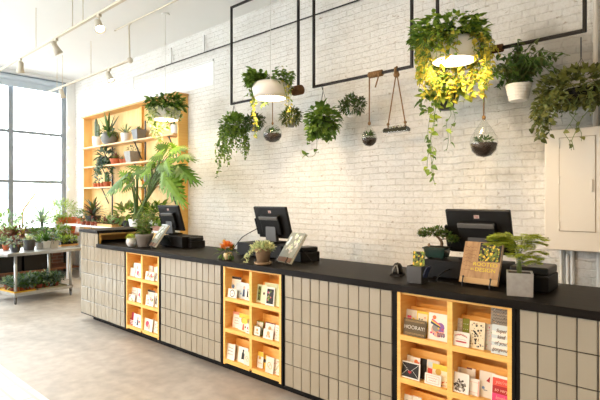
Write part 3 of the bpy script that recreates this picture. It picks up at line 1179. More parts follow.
def drawer_px(pl, pr, y0, label):
    return drawer(at(pl, 250, Y=y0).x, at(pr, 250, Y=y0).x, y0, label)


drawer_px(160, 182, 3.16, 'low black cash drawer under the far monitor')
drawer_px(237, 281, 3.16, 'low black cash drawer under the middle monitor')
drawer_px(424, 500, 3.16, 'low black cash drawer under the nearest monitor')
p = at(194, 240, Y=3.34); printer(p.x, 3.34, 'black receipt printer right of the far monitor', .17, .12)
p = at(305.5, 250, Y=3.28); printer(p.x, 3.28, 'black receipt printer right of the middle monitor', .15, .13, R(-10), .22)
p = at(534, 270, Y=3.22); printer(p.x, 3.22, 'black receipt printer behind the fern in the concrete planter', .22, .15, R(3), .28)
# small pin pads behind the monitors' left sides
for px, y, lb in ((244, 3.22, 'black card terminal on the drawer left of the middle monitor'), (303.5, 3.44, 'thin black tray right of the middle monitor, beside the printer'), (193, 3.5, 'thin black tray behind the far receipt printer')):
    pass


def cable(pts, label, name='power_cable'):
    return tag(MB().tube(pts, .004, 6).build(name, black_plastic, smooth=True), label, 'cable', 'cables behind the registers')


def smooth_path(pts, n=5):
    pts = [Vector(p) for p in pts]
    out = []
    for i in range(len(pts) - 1):
        p0, p1, p2, p3 = pts[max(i - 1, 0)], pts[i], pts[i + 1], pts[min(i + 2, len(pts) - 1)]
        for k in range(n):
            t = k / n
            out.append(.5 * ((2 * p1) + (p2 - p0) * t + (2 * p0 - 5 * p1 + 4 * p2 - p3) * t * t + (3 * p1 - p0 - 3 * p2 + p3) * t ** 3))
    out.append(pts[-1])
    return out


c0 = at(448, 266, Y=3.12)
cable(smooth_path([(c0.x, 3.155, 1.12), (c0.x - .03, 3.10, 1.10), (c0.x - .05, 3.06, 1.0465), (c0.x + .10, 3.03, 1.0465), (c0.x - .06, 3.0, 1.0465), (c0.x - .16, 3.08, 1.0465)]), 'looped black cable on the worktop below the bonsai')
c1 = at(262, 240, Y=3.2)
cable(smooth_path([(c1.x - .18, 3.30, 1.31), (c1.x - .24, 3.18, 1.24), (c1.x - .27, 3.14, 1.19), (c1.x - .34, 3.12, 1.10), (c1.x - .36, 3.12, 1.0465)]), 'black cable hanging from the middle monitor')

# --- books on wire easels
page_m = mat('book_pages', (.72, .66, .55), .8)


def easel_book(bx, by, w, h, tilt, rz, label, elabel, cover, full):
    t = thing('book_easel', elabel, 'book easel', (bx, by, ZK), rz, 'wire book easels')
    M = Matrix.Translation((0, 0, .022)) @ Matrix.Rotation(-R(tilt), 4, 'X')
    for sx in (-1, 1):
        x = sx * w * .36
        m = MB()
        f = lambda y, z: tuple(M @ Vector((x, y, z)))
        m.tube([(x, -.028, .002), f(-.026, -.004), f(-.026, .03)], .0045, 6)
        m.ball(f(-.026, .032), .0075, 6)
        m.tube([f(-.026, -.006), f(.028, -.006), f(.028, h * .6)], .0045, 6)
        m.tube([f(.028, h * .6), (x, h * .6 * math.sin(R(tilt)) + .17, .002)], .0035, 6)
        m.build('wire_leg', black_metal, t)
    b = thing('standing_book', label, 'book', (bx, by, ZK), rz, 'books standing on easels')
    MB().box(-w / 2 + .003, w / 2 - .003, .0021, .0209, .003, h - .003, 0, M).build('pages', page_m, b, label='cream page edges')
    m = MB().box(-w / 2, w / 2, 0, .002, 0, h, 0, M).box(-w / 2, w / 2, .021, .023, 0, h, 0, M).box(-w / 2 - .002, -w / 2, 0, .023, 0, h, 0, M)
    mats = [cover]
    pm = MB()
    pal = [PAL['black'], PAL['moss'], PAL['yellow'], PAL['green'], PAL['olive']]

    def q(x0, x1, z0, z1, k, e=.0004):
        pm.box(x0 * w - w / 2, x1 * w - w / 2, -e, -.0001, z0 * h, z1 * h, k, M)
    if not full:
        MB().box(-w / 2 + .004, w / 2 - .004, -.0004, -.0001, .004, h * .16, 0, M).build('cover_band', PAL['brown'], b, label='brown band along the foot')
        for _ in range(26):
            x, z, s = rnd.uniform(.1, .85), rnd.uniform(.35, .9), rnd.uniform(.03, .09)
            vs = [(x * w - w / 2 + s * w * math.cos(k), -.0005 - .000004 * _, z * h + s * h * math.sin(k)) for k in (0, 1.2, 2.5, 3.8, 5)]
            pm.add(vs, [(0, 1, 2, 3, 4)], rnd.choice([0, 1, 2]), M)
        m.build('cover', mats, b, label='pale glossy cover')
        pm.build('cover_print', [PAL['palegreen'], PAL['palegrey'], PAL['paleblue']], b, label='washed-out leafy print')
        return b
    q(.42, .985, .54, .985, 0)
    for _ in range(150):
        x, z = rnd.uniform(.44, .93), rnd.uniform(.555, .94)
        if z > .88 and rnd.random() < .5:
            continue
        s = rnd.uniform(.018, .045)
        vs = [(x * w - w / 2 + s * w * math.cos(a) * rnd.uniform(.5, 1), -.0005 - .0000035 * _, z * h + s * h * math.sin(a) * rnd.uniform(.5, 1)) for a in (0, 1.2, 2.5, 3.8, 5)]
        pm.add(vs, [(0, 1, 2, 3, 4)], rnd.choice([1, 1, 2, 3, 4, 4, 2]), M)
    co = m.build('cover', mats, b, label='brown wood-grain cover')
    pm.build('cover_photo', pal, b, label='dark photo of yellow-green succulents')
    MB().box(-w / 2 + .002, w / 2, -.0004, -.0001, .002, h * .13, 0, M).build('cover_band', PAL['tan'], b, label='pale wood strip along the foot')
    ym = mat('title_yellow', srgb(222, 196, 40), .6)
    for tx, z, s, x in (('ROOTED', .46, .034, .12), ('DESIGN', .33, .034, .14), ('IN', .33, .02, -.20)):
        letters('title_lettering', tx, s * w / .25, ym, b, M @ Vector((x * w, -.0008, z * h)), (R(90 - tilt), 0, 0), depth=.0004, label='yellow title lettering', sx=1.15 if tx != 'IN' else 1)
    # worn marks of script on the wood at the left
    sc = MB()
    for z in (.86, .78, .68, .60, .5, .4, .3):
        pts = [(-.46 * w + .30 * w * k / 7, -.0006, (z + rnd.uniform(-.02, .02)) * h) for k in range(8)]
        sc.tube([M @ Vector(p_) for p_ in pts], .0011, 4)
    sc.build('cover_scratches', PAL['brown'], b)
    return b


cover_m = woodmat('book_cover_wood', srgb(150, 112, 72), srgb(186, 146, 100), (14, 3, 3), .35)
pb = at(477.5, 287, Y=3.02)
easel_book(pb.x, 3.02, .25, .275, 20, R(-3), 'brown plant book ROOTED IN DESIGN on an easel, nearest, before the right monitor', 'black wire easel holding the nearest plant book', cover_m, True)
cover_w = mat('pale_cover', srgb(140, 142, 128), .25, var=.25, scale=12)
pb = at(288.5, 262, Y=3.03)
easel_book(pb.x, 2.96, .22, .295, 34, R(-14), 'leaning pale-covered book reflecting light, on the easel right of the creamy succulent', 'black wire easel holding the book beside the creamy succulent', cover_w, False)
pb = at(157, 246.5, Y=3.03)
easel_book(pb.x, 2.96, .22, .295, 34, R(-14), 'leaning pale-covered book at the far end, right of the leafy plant in a grey pot', 'black wire easel holding the farthest plant book', cover_w, False)

# --- barcode scanner
ps = at(397.5, 275.5, Z=ZK)
t = thing('barcode_scanner', 'small black barcode scanner lying at the front of the worktop', 'barcode scanner', (ps.x, ps.y, ZK), R(12))
MB().frustum(.044, .040, 0, .016, 0, None, .055, .045).build('cradle', soft_black, t, bev=.004)
m = MB().lathe([(.040, .0165), (.041, .035), (.035, .066), (.022, .088), (.002, .096)], 18, 0, Matrix.Scale(1.15, 4, (0, 1, 0)))
m.build('head', black_plastic, t, smooth=True)
m = MB()
for sg in (-1, 1):
    m.tube([(sg * .022, -.049, .022), (sg * .018, -.045, .05), (sg * .004, -.030, .080)], .0045, 6)
m.build('window', mat('scanner_window', (.30, .29, .26), .3), t, smooth=True, label='pale grey V on the scanner front')

# --- black cube of seed packets
ps = back(at(417.5, 284, Z=ZK), .055)
t = thing('display_box', 'black square box holding a green plant card, at the worktop edge', 'display box', (ps.x, ps.y, ZK), R(2))
MB().frustum(.049, .052, 0, .004).box(-.052, -.047, -.052, .052, .0041, .115).box(.047, .052, -.052, .052, .0041, .115).box(-.0469, .0469, -.052, -.047, .0041, .115).box(-.0469, .0469, .047, .052, .0041, .115).build('box', dark_ceramic, t)
pc = thing('plant_card', 'green and yellow plant card standing in the black square box', 'plant card', (ps.x, ps.y + .005, ZK + .01), R(2))
m = MB().box(-.042, .044, 0, .004, 0, .198, 0, Matrix.Rotation(R(-4), 4, 'X'))
m.build('card', PAL['moss'], pc)
m = MB()
for k in range(90):
    x, z = rnd.uniform(-.036, .038), rnd.uniform(.11, .192)
    s = rnd.uniform(.004, .010)
    m.add([(x + s * math.cos(a), -.0004 - .000005 * k, z + 1.4 * s * math.sin(a)) for a in (.3, 1.5, 2.9, 4.1, 5.2)], [(0, 1, 2, 3, 4)], rnd.randrange(4), Matrix.Rotation(R(-4), 4, 'X'))
m.build('card_print', [PAL['green'], PAL['yellow'], PAL['olive'], PAL['black']], pc)
m = MB().box(.030, .038, -.03, .03, .03, .125)
tag(m.build('seed_packet', PAL['navy'], None, (ps.x, ps.y + .005, ZK + .01), rot=(0, R(22), 0)), 'blue packet edge leaning in the black square box', 'seed packet')

# --- bonsai
pb = at(437.5, 262.5, Y=3.26)
t = thing('bonsai', 'small bonsai with a twisted trunk in a glazed green tray on the cash drawer', 'bonsai', (pb.x, 3.255, ZK + .131), R(4))
gm = mat('green_glaze', (.012, .035, .028), .18)
MB().box(-.062, -.04, -.04, .04, 0, .01).box(.04, .062, -.04, .04, 0, .01).frustum(.066, .080, .0101, .072, 0, None, .055, .065).box(-.087, .087, -.071, .071, .0721, .082).build('tray', gm, t, bev=.003, label='glazed dark green tray')
MB().ball((.02, 0, .076), .05, 8, 0, .35).box(-.075, .075, -.058, .058, .0821, .086).build('soil', moss, t)
MB().tube(smooth_path([(.03, 0, .078), (.035, .0, .115), (.012, .005, .145), (-.01, 0, .165), (-.03, 0, .185)]), .013, 7, 0, .005).tube(smooth_path([(.02, 0, .135), (.06, -.005, .145), (.10, 0, .14)]), .006, 6, 0, .003).tube([(-.005, 0, .16), (.03, .01, .19)], .005, 6, 0, .003).build('trunk', stem_brown, t, smooth=True)
m = MB()
for c_, r_ in (((-.06, 0, .19), (.075, .06, .024)), ((-.0, .0, .205), (.06, .05, .022)), ((.05, 0, .18), (.05, .045, .018)), ((.115, 0, .148), (.04, .035, .016)), ((-.11, 0, .175), (.035, .035, .014))):
    bush(m, c_, r_, 230, .022, .014, 'tiny', 3, .2, .4)
m.build('foliage', [G['deep'], G['mid'], G['olive']], t)
MB().lathe([(.008, 0), (.011, .012), (.006, .022)], 8, 0, Matrix.Translation((-.05, -.03, .0865))).build('stone', clay_brown, t)

# --- asparagus fern in a concrete cube
pf = back(at(519.5, 296.5, Z=ZK), .07)
t = thing('asparagus_fern', 'feathery asparagus fern in a square grey concrete planter', 'potted plant', (pf.x, pf.y, ZK), R(19))
r_, h_ = .071, .132
MB().frustum(.069, .071, 0, .118).box(-.071, -.061, -.071, .071, .1181, h_).box(.061, .071, -.071, .071, .1181, h_).box(-.0609, .0609, -.071, -.061, .1181, h_).box(-.0609, .0609, .061, .071, .1181, h_).build('pot', concrete_m, t, label='rough grey concrete cube')
MB().box(-.06, .06, -.06, .06, .1185, .126).build('soil', soil_m, t)
fm, sm = MB(), MB()
for az, z0, L_, dz in ((172, .26, .15, .03), (200, .25, .16, .0), (150, .24, .13, .04), (185, .27, .15, .02), (165, .28, .15, .0), (215, .22, .13, .02),
                       (-10, .17, .12, .0), (15, .22, .13, .02), (-35, .14, .12, -.01), (60, .27, .12, .03), (100, .24, .12, .03), (250, .15, .13, .0),
                       (290, .20, .13, .02), (330, .26, .13, .03), (140, .30, .13, .02), (205, .31, .12, .01), (0, .30, .10, .02), (270, .27, .11, .03), (190, .33, .13, .0), (350, .10, .09, -.02)):
    a = R(az)
    base = Vector((rnd.uniform(-.012, .012), rnd.uniform(-.012, .012), .12))
    d = Vector((math.cos(a), math.sin(a), 0))
    side = Vector((-d.y, d.x, 0))
    top = base + d * .015 + Vector((0, 0, z0 * .55))
    path = smooth_path([base, top, top + d * L_ * .45 + Vector((0, 0, .045 + dz)), top + d * L_ + Vector((0, 0, .03 + dz))], 8)
    sm.tube(path, .0017, 4)
    for i in range(9, len(path)):
        f = (i - 9) / (len(path) - 9)
        ln = .06 * math.sin(math.pi * min(1, .25 + f * .72)) + .012
        for sg in (-1, 1):
            dd = (side * sg + d * .8 + Vector((0, 0, rnd.uniform(-.05, .15)))).normalized()
            fm.leaf(path[i], dd, ln, .006, 'lance', rnd.randrange(3), .12, 0)
            for w_ in range(5):
                q_ = path[i] + dd * ln * (.15 + .17 * w_)
                for s2 in (-1, 1):
                    s3 = dd.cross(Vector((0, 0, 1))) * s2
                    fm.leaf(q_, dd * .7 + s3 + Vector((0, 0, .15)),   .026 * (1 - .12 * w_), .0065, 'tiny', rnd.randrange(3), .1, 0)
fm.build('foliage', [G['neon'], G['neon'], G['lime']], t)
sm.build('stem', stem_m, t)

# --- orange flowers in a pot
pf = back(at(228, 260, Z=ZK), .04)
t = thing('flower_arrangement', 'orange flower in a small pale brass pot on the worktop', 'flowers', (pf.x, pf.y, ZK), 0)
MB().lathe([(.03, 0), (.04, .02), (.042, .05), (.036, .065), (.03, .065), (.03, .05)], 16).build('pot', mat('brass_pot', (.50, .38, .20), .4, .3), t, smooth=True, label='pale brass pot')
m = MB()
for k in range(70):
    a = k * 2.4; e = R(88 - k * 1.5); r0 = .01 + .0004 * k
    d = Vector((math.cos(a) * math.cos(e), math.sin(a) * math.cos(e), math.sin(e)))
    m.leaf(Vector((.005, -.01, .115)) + d * r0, d, .048, .034, 'heart', k % 2, -.15, .3, up=(0, 0, 1))
m.build('bloom', [leafmat('petal_orange', srgb(246, 146, 62)), leafmat('petal_orange_deep', srgb(240, 122, 48))], t, label='large orange bloom')
m = MB()
bush(m, (-.06, .0, .135), (.025, .02, .025), 26, .035, .018, 'ovate', 1, .1)
m.build('bud', leafmat('petal_amber', srgb(248, 186, 80)), t, label='amber side bloom')
m = MB()
bush(m, (-.05, 0, .06), (.06, .05, .03), 26, .07, .022, 'lance', 2, .4)
bush(m, (.05, 0, .07), (.04, .04, .035), 18, .06, .022, 'lance', 2, .4)
m.build('foliage', [G['deep'], G['mid']], t)
MB().tube([(0, 0, .05), (.005, -.01, .105)], .004).tube([(-.01, 0, .05), (-.06, 0, .13)], .003).build('stem', stem_m, t)

# --- creamy succulent in a tan pot
pf = back(at(263, 265.5, Z=ZK), .075)


def cream_leaf(m, z):
    bush(m, (0, 0, z + .035), (.105, .095, .032), 420, .036, .020, 'lance', 3, .1, .5)
    for k in range(8):
        trail(m, None, hang((-.07 - .004 * k, -.02, z + .03), -.08, -.03, .07 + .012 * k), 12, .028, .012, 'lance')


t = thing('potted_succulent', 'creamy green trailing succulent in a tan tapered pot on a saucer', 'potted plant', (pf.x, pf.y, ZK), 0)
MB().lathe([(.062, 0), (.072, .004), (.076, .022), (.07, .022), (.064, .01)], 24).build('saucer', clay_brown, t, smooth=True)
MB().lathe([(.05, .0105), (.068, .115), (.073, .115), (.074, .142), (.064, .142), (.062, .12)], 24).build('pot', clay_brown, t, smooth=True, label='tan clay pot')
MB().lathe([(.062, .118), (.062, .124)], 18).build('soil', soil_m, t)
m = MB(); cream_leaf(m, .115)
m.build('foliage', [G['cream'], G['pale'], G['cream']], t)

# --- small white bowl and the tall leafy plant at the far end of the worktop
pf = back(at(131.5, 246.8, Z=ZK), .06)
plant('potted_succulent', 'lime green succulent mound in a small white round pot', 'potted plant', (pf.x, pf.y, ZK), 'round', .062, .10, white_ceramic,
      lambda m, z: bush(m, (0, 0, z + .015), (.065, .065, .045), 260, .02, .009, 'tiny', 2, .1, .4), ['lime', 'neon'])
pf = back(at(144.5, 247, Z=ZK), .08)


def tall_leaf(m, z):
    for k in range(11):
        a = k * 2.4
        x, y = .03 * math.cos(a), .03 * math.sin(a)
        hh = rnd.uniform(.12, .27)
        for q in range(12):
            b_ = rnd.uniform(0, 6.28)
            m.leaf((x * (1 + 3 * q / 12), y * (1 + 3 * q / 12), z + hh * (q + 1) / 12), (math.cos(b_), math.sin(b_), rnd.uniform(-.1, .6)), rnd.uniform(.06, .095), .042, 'ovate', rnd.randrange(3), .35)


plant('leafy_plant', 'leafy green plant in a tapered grey-brown pot before the far monitor', 'potted plant', (pf.x, pf.y, ZK), 'rim', .105, .15, mat('stone_pot', (.20, .175, .15), .8, var=.2), tall_leaf, ['mid', 'fresh', 'olive'], rb=.075,
      stem=lambda m, z: [m.tube([(.03 * math.cos(k * 2.4), .03 * math.sin(k * 2.4), z), (.12 * math.cos(k * 2.4), .12 * math.sin(k * 2.4), z + .28)], .004, 5) for k in range(11)])

# ------------------------------------------------------------------ black pipe frames under the ceiling
YP = 4.30
ZF0 = at(313.5, 87, Y=YP).z
ZF1 = 4.275


def pipe_frame(px0, px1, label):
    x0 = at(px0, 90, Y=YP).x
    x1 = at(px1, 90, Y=YP).x
    t = thing('pipe_frame', label, 'hanging frame', (x0, YP, ZF0), 0, 'black pipe frames hung from the ceiling')
    w, h, s = x1 - x0, ZF1 - ZF0, .014
    MB().box(-s, s, -s, s, -s, h + s).build('side_bar', dark_bronze, t, bev=.004)
    MB().box(w - s, w + s, -s, s, -s, h + s).build('side_bar', dark_bronze, t, bev=.004)
    MB().box(s, w - s, -s, s, -s, s).build('bottom_bar', dark_bronze, t, bev=.004)
    MB().box(s, w - s, -s, s, h - s, h + s).build('top_bar', dark_bronze, t, bev=.004)
    for x in (.25 * w, .75 * w):
        MB().lathe([(.03, h + s + .012), (.03, ZC - ZF0)], 12, 0, Matrix.Translation((x, 0, 0))).lathe([(.008, h + s), (.008, h + s + .012)], 8, 0, Matrix.Translation((x, 0, 0))).build('ceiling_mount', dark_bronze, t)
    return x0, x1


pipe_frame(231.5, 298.3, 'black hanging pipe frame on the left, behind the middle lamp')
pipe_frame(313.8, 411.8, 'black hanging pipe frame in the middle, with the rope-hung swing')
pipe_frame(437.5, 584.7, 'black hanging pipe frame on the right, behind the bright nearest lamp')


def hp(px, py, dy=0.0):
    return at(px, py, Y=YP + dy)


# ------------------------------------------------------------------ pendant planter lamps
shade_m = mat('lamp_shade', (.80, .76, .70), .45)
glow = mat('lamp_glow', (1, .9, .7), .5, emit=(1.0, .80, .50), estr=12)
YL = 3.90


def lamp(px, label, energy):
    b = at(px, 97, Y=YL)
    zb = 2.775
    t = thing('pendant_planter_lamp', label, 'pendant lamp', (b.x, YL, zb), 0, 'planter lamps hung over the counter')
    MB().lathe([(.175, .002), (.182, 0), (.198, .05), (.214, .11), (.214, .125), (.200, .165), (.178, .185), (.170, .178), (.165, .15), (.08, .15), (.05, .20), (.02, .215), (.018, .17), (.06, .135), (.19, .115), (.175, .03)], 40, closed=False).build('shade', shade_m, t, smooth=True, label='off-white spun metal shade with a planter rim')
    MB().lathe([(.174, .012), (.174, .016)], 36).build('diffuser', glow, t, label='glowing warm diffuser')
    MB().lathe([(.164, .151), (.09, .156)], 30, closed=False).build('soil', soil_m, t)
    MB().tube([(0, 0, .21), (0, 0, ZC - zb - .02)], .0035, 6).build('cord', mat('cord_white', (.7, .68, .62), .6), t, label='pale cord')
    MB().lathe([(.055, ZC - zb - .02), (.06, ZC - zb)], 20).build('ceiling_cup', white_metal, t)
    l = bpy.data.lights.new('lamp_bulb', 'AREA')
    l.shape = 'DISK'; l.size = .30; l.energy = energy; l.color = (1.0, .72, .38)
    o = bpy.data.objects.new('lamp_bulb', l); COL.objects.link(o)
    o.parent = t; o.location = (0, 0, .008)
    return Vector((b.x, YL, zb))


L1 = lamp(165.5, 'farthest planter lamp, before the plywood shelves, ferny plant on top', 6)
L2 = lamp(270.5, 'middle planter lamp with a wide pale shade and glowing disc', 7)
L3 = lamp(454, 'nearest planter lamp, nearly hidden in bright yellow-lit foliage', 11)


def lamp_plant(c, label, rim_sets, trails, greens, L=.06):
    t = thing('trailing_plant', label, 'trailing plant', c, 0, 'plants growing in the planter lamps')
    m, s = MB(), MB()
    for a0, a1, n, up, kind, LL, g in rim_sets:
        for k in range(n):
            a = R(rnd.uniform(a0, a1)); r = rnd.uniform(.12, .26) * (1.35 if 150 < math.degrees(a) % 360 < 290 and c.x > -3 else 1)
            p = Vector((r * math.cos(a), r * math.sin(a), .165 + rnd.uniform(0, up)))
            m.leaf(p, (math.cos(a) * .8 + rnd.gauss(0, .4), math.sin(a) * .8 + rnd.gauss(0, .4), rnd.uniform(-.3, .8)), LL * rnd.uniform(.6, 1.2), LL * .55, kind, rnd.choice(g), .4)
    for a, ln, n, g0, LL in trails:
        a = R(a)
        rr = rnd.uniform(.23, .33) if c.x > -3 else .235
        p = Vector((.19 * math.cos(a), .19 * math.sin(a), .175))
        q = Vector((rr * math.cos(a), rr * math.sin(a), .16))
        pts = [p, q] + hang(q, rnd.uniform(-.05, .05), rnd.uniform(-.03, .03), ln, 6, .012)[1:]
        i0 = len(m.mi)
        trail(m, s, pts, n, LL, LL * .62, 'heart', 1, .0022)
        per = len(LEAF['heart']) * 2 - 2
        for i in range(i0, len(m.mi)):
            if (i - i0) % per == 0:
                gi = g0 if rnd.random() < .66 else rnd.choice((0, 1, 1))
            m.mi[i] = gi
    m.build('foliage', [G[g] for g in greens], t)
    s.build('vine', stem_m, t)
    return t


# angles: the camera looks from the lower right (about -60 degrees); left of the lamp is about -150
def tr(a0, a1, n, l0, l1, g, LL=.05, dens=60):
    out = []
    for k in range(n):
        ln = rnd.uniform(l0, l1)
        out.append((a0 + (a1 - a0) * (k + .5) / n, ln, max(4, int(ln * dens)), g, LL))
    return out


lamp_plant(L1, 'ferny green plant with pale trailing leaves in the farthest planter lamp',
           [(0, 360, 240, .14, 'lance', .10, (0, 1, 2)), (-70, 60, 160, .17, 'ovate', .08, (0, 1))],
           tr(-210, -150, 9, .2, .50, 3, .075) + tr(-120, -60, 5, .16, .5, 3, .075) + tr(-40, 30, 6, .1, .36, 3, .07), ['mid', 'fresh', 'deep', 'cream'])
lamp_plant(L2, 'green plant with fine trails coloured by painted lamplight in the middle planter lamp',
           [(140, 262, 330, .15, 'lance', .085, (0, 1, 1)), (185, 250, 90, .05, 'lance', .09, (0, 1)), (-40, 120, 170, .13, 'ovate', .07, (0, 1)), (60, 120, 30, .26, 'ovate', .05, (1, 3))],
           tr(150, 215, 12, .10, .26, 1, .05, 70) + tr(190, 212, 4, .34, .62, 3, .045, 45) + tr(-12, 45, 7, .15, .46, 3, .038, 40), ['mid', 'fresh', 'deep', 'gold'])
lamp_plant(L3, 'dense ivy spilling from the nearest planter lamp, lamplight painted yellow into its leaves',
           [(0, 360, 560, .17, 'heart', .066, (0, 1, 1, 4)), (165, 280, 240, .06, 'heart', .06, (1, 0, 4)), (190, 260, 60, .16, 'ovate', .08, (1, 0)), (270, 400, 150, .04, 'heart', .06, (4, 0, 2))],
           tr(150, 235, 20, .16, .42, 3, .055, 75) + tr(-122, -62, 22, .05, .13, 4, .05, 75) + tr(-30, 60, 16, .14, .40, 3, .05, 75) + tr(235, 300, 12, .20, .30, 3, .055, 50) + tr(60, 160, 30, .20, .46, 3, .058, 75), ['mid', 'fresh', 'deep', 'gold', 'lime'])  # yellow trails carry the lamp's light in their leaf colour

# ------------------------------------------------------------------ things hung from the frames


def hook(px, py):
    return hp(px, py)


def wires(t, top, pts, m=None, r=.0022):
    mb = MB()
    for p in pts:
        mb.tube([top, p], r, 5)
    mb.tube([(top[0], top[1], top[2]), (top[0], top[1], top[2] + .05)], r * 1.5, 5)
    return mb.build('hanger_wire', m or black_metal, t)


# small-leaved string plant at the left frame's corner
b = hp(234, 126)
zt = hp(233, 103).z - b.z
t = thing('hanging_plant', 'small-leaved trailing plant hanging below the left frame corner', 'hanging plant', b, 0, 'plants hung from the pipe frames')
MB().lathe([(.06, -.12), (.085, 0), (.078, 0), (.074, -.02)], 18).build('pot', dark_ceramic, t, smooth=True)
MB().lathe([(.074, -.02), (.074, -.012)], 14).build('soil', soil_m, t)
wires(t, (0, 0, zt - .03), [(.07, .03, 0), (-.07, .03, 0), (0, -.075, 0)])
m, s = MB(), MB()
bush(m, (0, 0, .02), (.21, .17, .15), 640, .052, .038, 'ovate', 3, .3, .3)
for k in range(40):
    a = R(rnd.uniform(150, 400)); r = rnd.uniform(.09, .18)
    ln = rnd.uniform(.15, .45)
    trail(m, s, hang((r * math.cos(a), r * math.sin(a), 0), .05 * math.cos(a), .05 * math.sin(a), ln), int(ln * 62), .042, .031, 'ovate')
for dx, ln in ((-.14, .52), (-.10, .62), (-.06, .48), (-.16, .40), (-.02, .55), (-.12, .70)):
    trail(m, s, hang((dx * .7, -.08, -.02), dx, -.03, ln, 7, .03), int(ln * 44), .044, .032, 'ovate')
m.build('foliage', [G['fresh'], G['fresh'], G['mid']], t); s.build('vine', stem_m, t)


def air_plant(px, py, pt, label, w, greens, white_pot=False, hx=None):
    b = hp(px, py)
    t = thing('hanging_plant', label, 'hanging plant', b, 0, 'plants hung from the pipe frames')
    zt = (hp(px, pt).z) - b.z
    wires(t, (0, 0, zt), [(0, 0, .02)], white_metal, .0018)
    if white_pot:
        MB().lathe([(.045, -.10), (.075, 0), (.068, 0), (.064, -.02)], 18).build('pot', white_ceramic, t, smooth=True, label='small white pot')
        MB().lathe([(.064, -.02), (.064, -.012)], 14).build('soil', soil_m, t)
    else:
        MB().lathe([(.04, -.10), (.06, 0), (.054, 0), (.05, -.02)], 18).build('pot', grey_ceramic, t, smooth=True)
    m = MB()
    bush(m, (0, 0, .03), (w * .62, w * .5, .10), 620, .052, .019, 'lance', len(greens), .3, .25, .6)
    m.build('foliage', [G[g] for g in greens], t)


air_plant(254, 124, 99, 'grey-green spiky plant hanging just left of the round terrarium', .24, ['deep', 'dusk', 'deep', 'dusk'])
air_plant(291, 119, 92, 'fine-leaved plant hanging just right of the middle lamp', .22, ['deep', 'dusk', 'olive'])
air_plant(352, 108, 80, 'fine-leaved dark plant in a white pot on a white hook', .24, ['deep', 'dusk', 'dusk', 'deep'], True)


# pothos on a black hook
b = hp(323, 117)
zt = hp(324, 88).z - b.z
t = thing('hanging_plant', 'glossy green pothos hanging from a black hook on the middle frame', 'hanging plant', b, 0, 'plants hung from the pipe frames')
MB().lathe([(.07, -.14), (.10, 0), (.092, 0), (.088, -.02)], 18).build('pot', dark_ceramic, t, smooth=True)
MB().lathe([(.088, -.02), (.088, -.012)], 14).build('soil', soil_m, t)
wires(t, (0, 0, zt - .03), [(.08, .04, 0), (-.08, .04, 0), (0, -.09, 0)])
MB().tube(smooth_path([(0, .016, zt + .032), (.0, -.004, zt + .05), (0, -.022, zt + .02), (0, -.006, zt - .02)]), .005, 6).build('hook', black_metal, t, label='black hook')
m, s = MB(), MB()
bush(m, (0, 0, -.04), (.19, .17, .19), 330, .078, .066, 'ovate', 3, .4, .15)
for k in range(12):
    a = R(rnd.uniform(170, 380))
    trail(m, s, hang((.10 * math.cos(a), .10 * math.sin(a), 0), .07 * math.cos(a), .06 * math.sin(a), rnd.uniform(.2, .32)), 9, .085, .062)
vine = smooth_path([(0, -.1, -.15), (.01, -.12, -.30), (.0, -.12, -.40), (-.06, -.1, -.455), (-.14, -.1, -.46), (-.19, -.1, -.43)])
s.tube(vine, .0028, 5)
for p_, n_ in ((vine[9], 1), (vine[12], 1), (vine[-1], 5), (vine[-3], 3)):
    for _ in range(n_):
        m.leaf(p_, (rnd.uniform(-1, 1), rnd.uniform(-.8, .2), rnd.uniform(-.4, .8)), .07, .05, 'heart', rnd.randrange(3), .2)
m.build('foliage', [G['mid'], G['mid'], G['fresh']], t); s.build('vine', stem_m, t)


# terrariums
def terrarium(px, py, r, drop, label, rope_top, wrap=None, rope_r=.007):
    b = hp(px, py)
    t = thing('hanging_terrarium', label, 'terrarium', b, 0, 'glass terrariums on ropes')
    zt = rope_top - b.z
    if drop:
        prof = [(.01, -r * 1.02), (r * .5, -r * .92), (r * .86, -r * .55), (r, 0), (r * .92, r * .45), (r * .66, r * .95), (r * .38, r * 1.35), (r * .2, r * 1.62), (.014, r * 1.8)]
        ztop = r * 1.8
    else:
        prof = [(r * .35, -r * .84), (r * .72, -r * .68), (r * .95, -r * .3), (r, 0), (r * .95, r * .32), (r * .72, r * .7), (r * .4, r * .92), (.012, r)]
        ztop = r
    MB().lathe(prof, 28, closed=False).build('glass', glass_m, t, smooth=True, label='clear blown glass')
    s = []
    for a_, z_ in prof:
        if z_ <= r * .02:
            s.append((a_ * .94, z_ * .96))
    mb = MB().lathe(s, 22)
    mb.build('soil', soil_m, t, smooth=True)
    m = MB()
    zz = s[-1][1]
    bush(m, (0, 0, zz + .025), (r * .62, r * .62, .035), 120, .04, .018, 'ovate', 3, .3, .6)
    m.build('foliage', [G['deep'], G['dusk'], G['mid']], t)
    rp = MB().tube([(0, 0, ztop - .01), (0, 0, zt)], rope_r, 7)
    rp.ball((0, 0, ztop + .012), rope_r * 2.5, 8, 0, 1.3)
    rp.build('rope', rope_m, t, smooth=True, label='tan rope')
    return t


terrarium(272.5, 134, .122, False, 'round glass terrarium globe below the middle lamp', ZF0 - .014, rope_r=.006)
terrarium(369.3, 138.5, .083, True, 'teardrop glass terrarium on a rope from the wound bar end', ZF0 - .014)
terrarium(483.8, 143.5, .122, True, 'large teardrop glass terrarium right of the nearest lamp', ZF0 - .014)


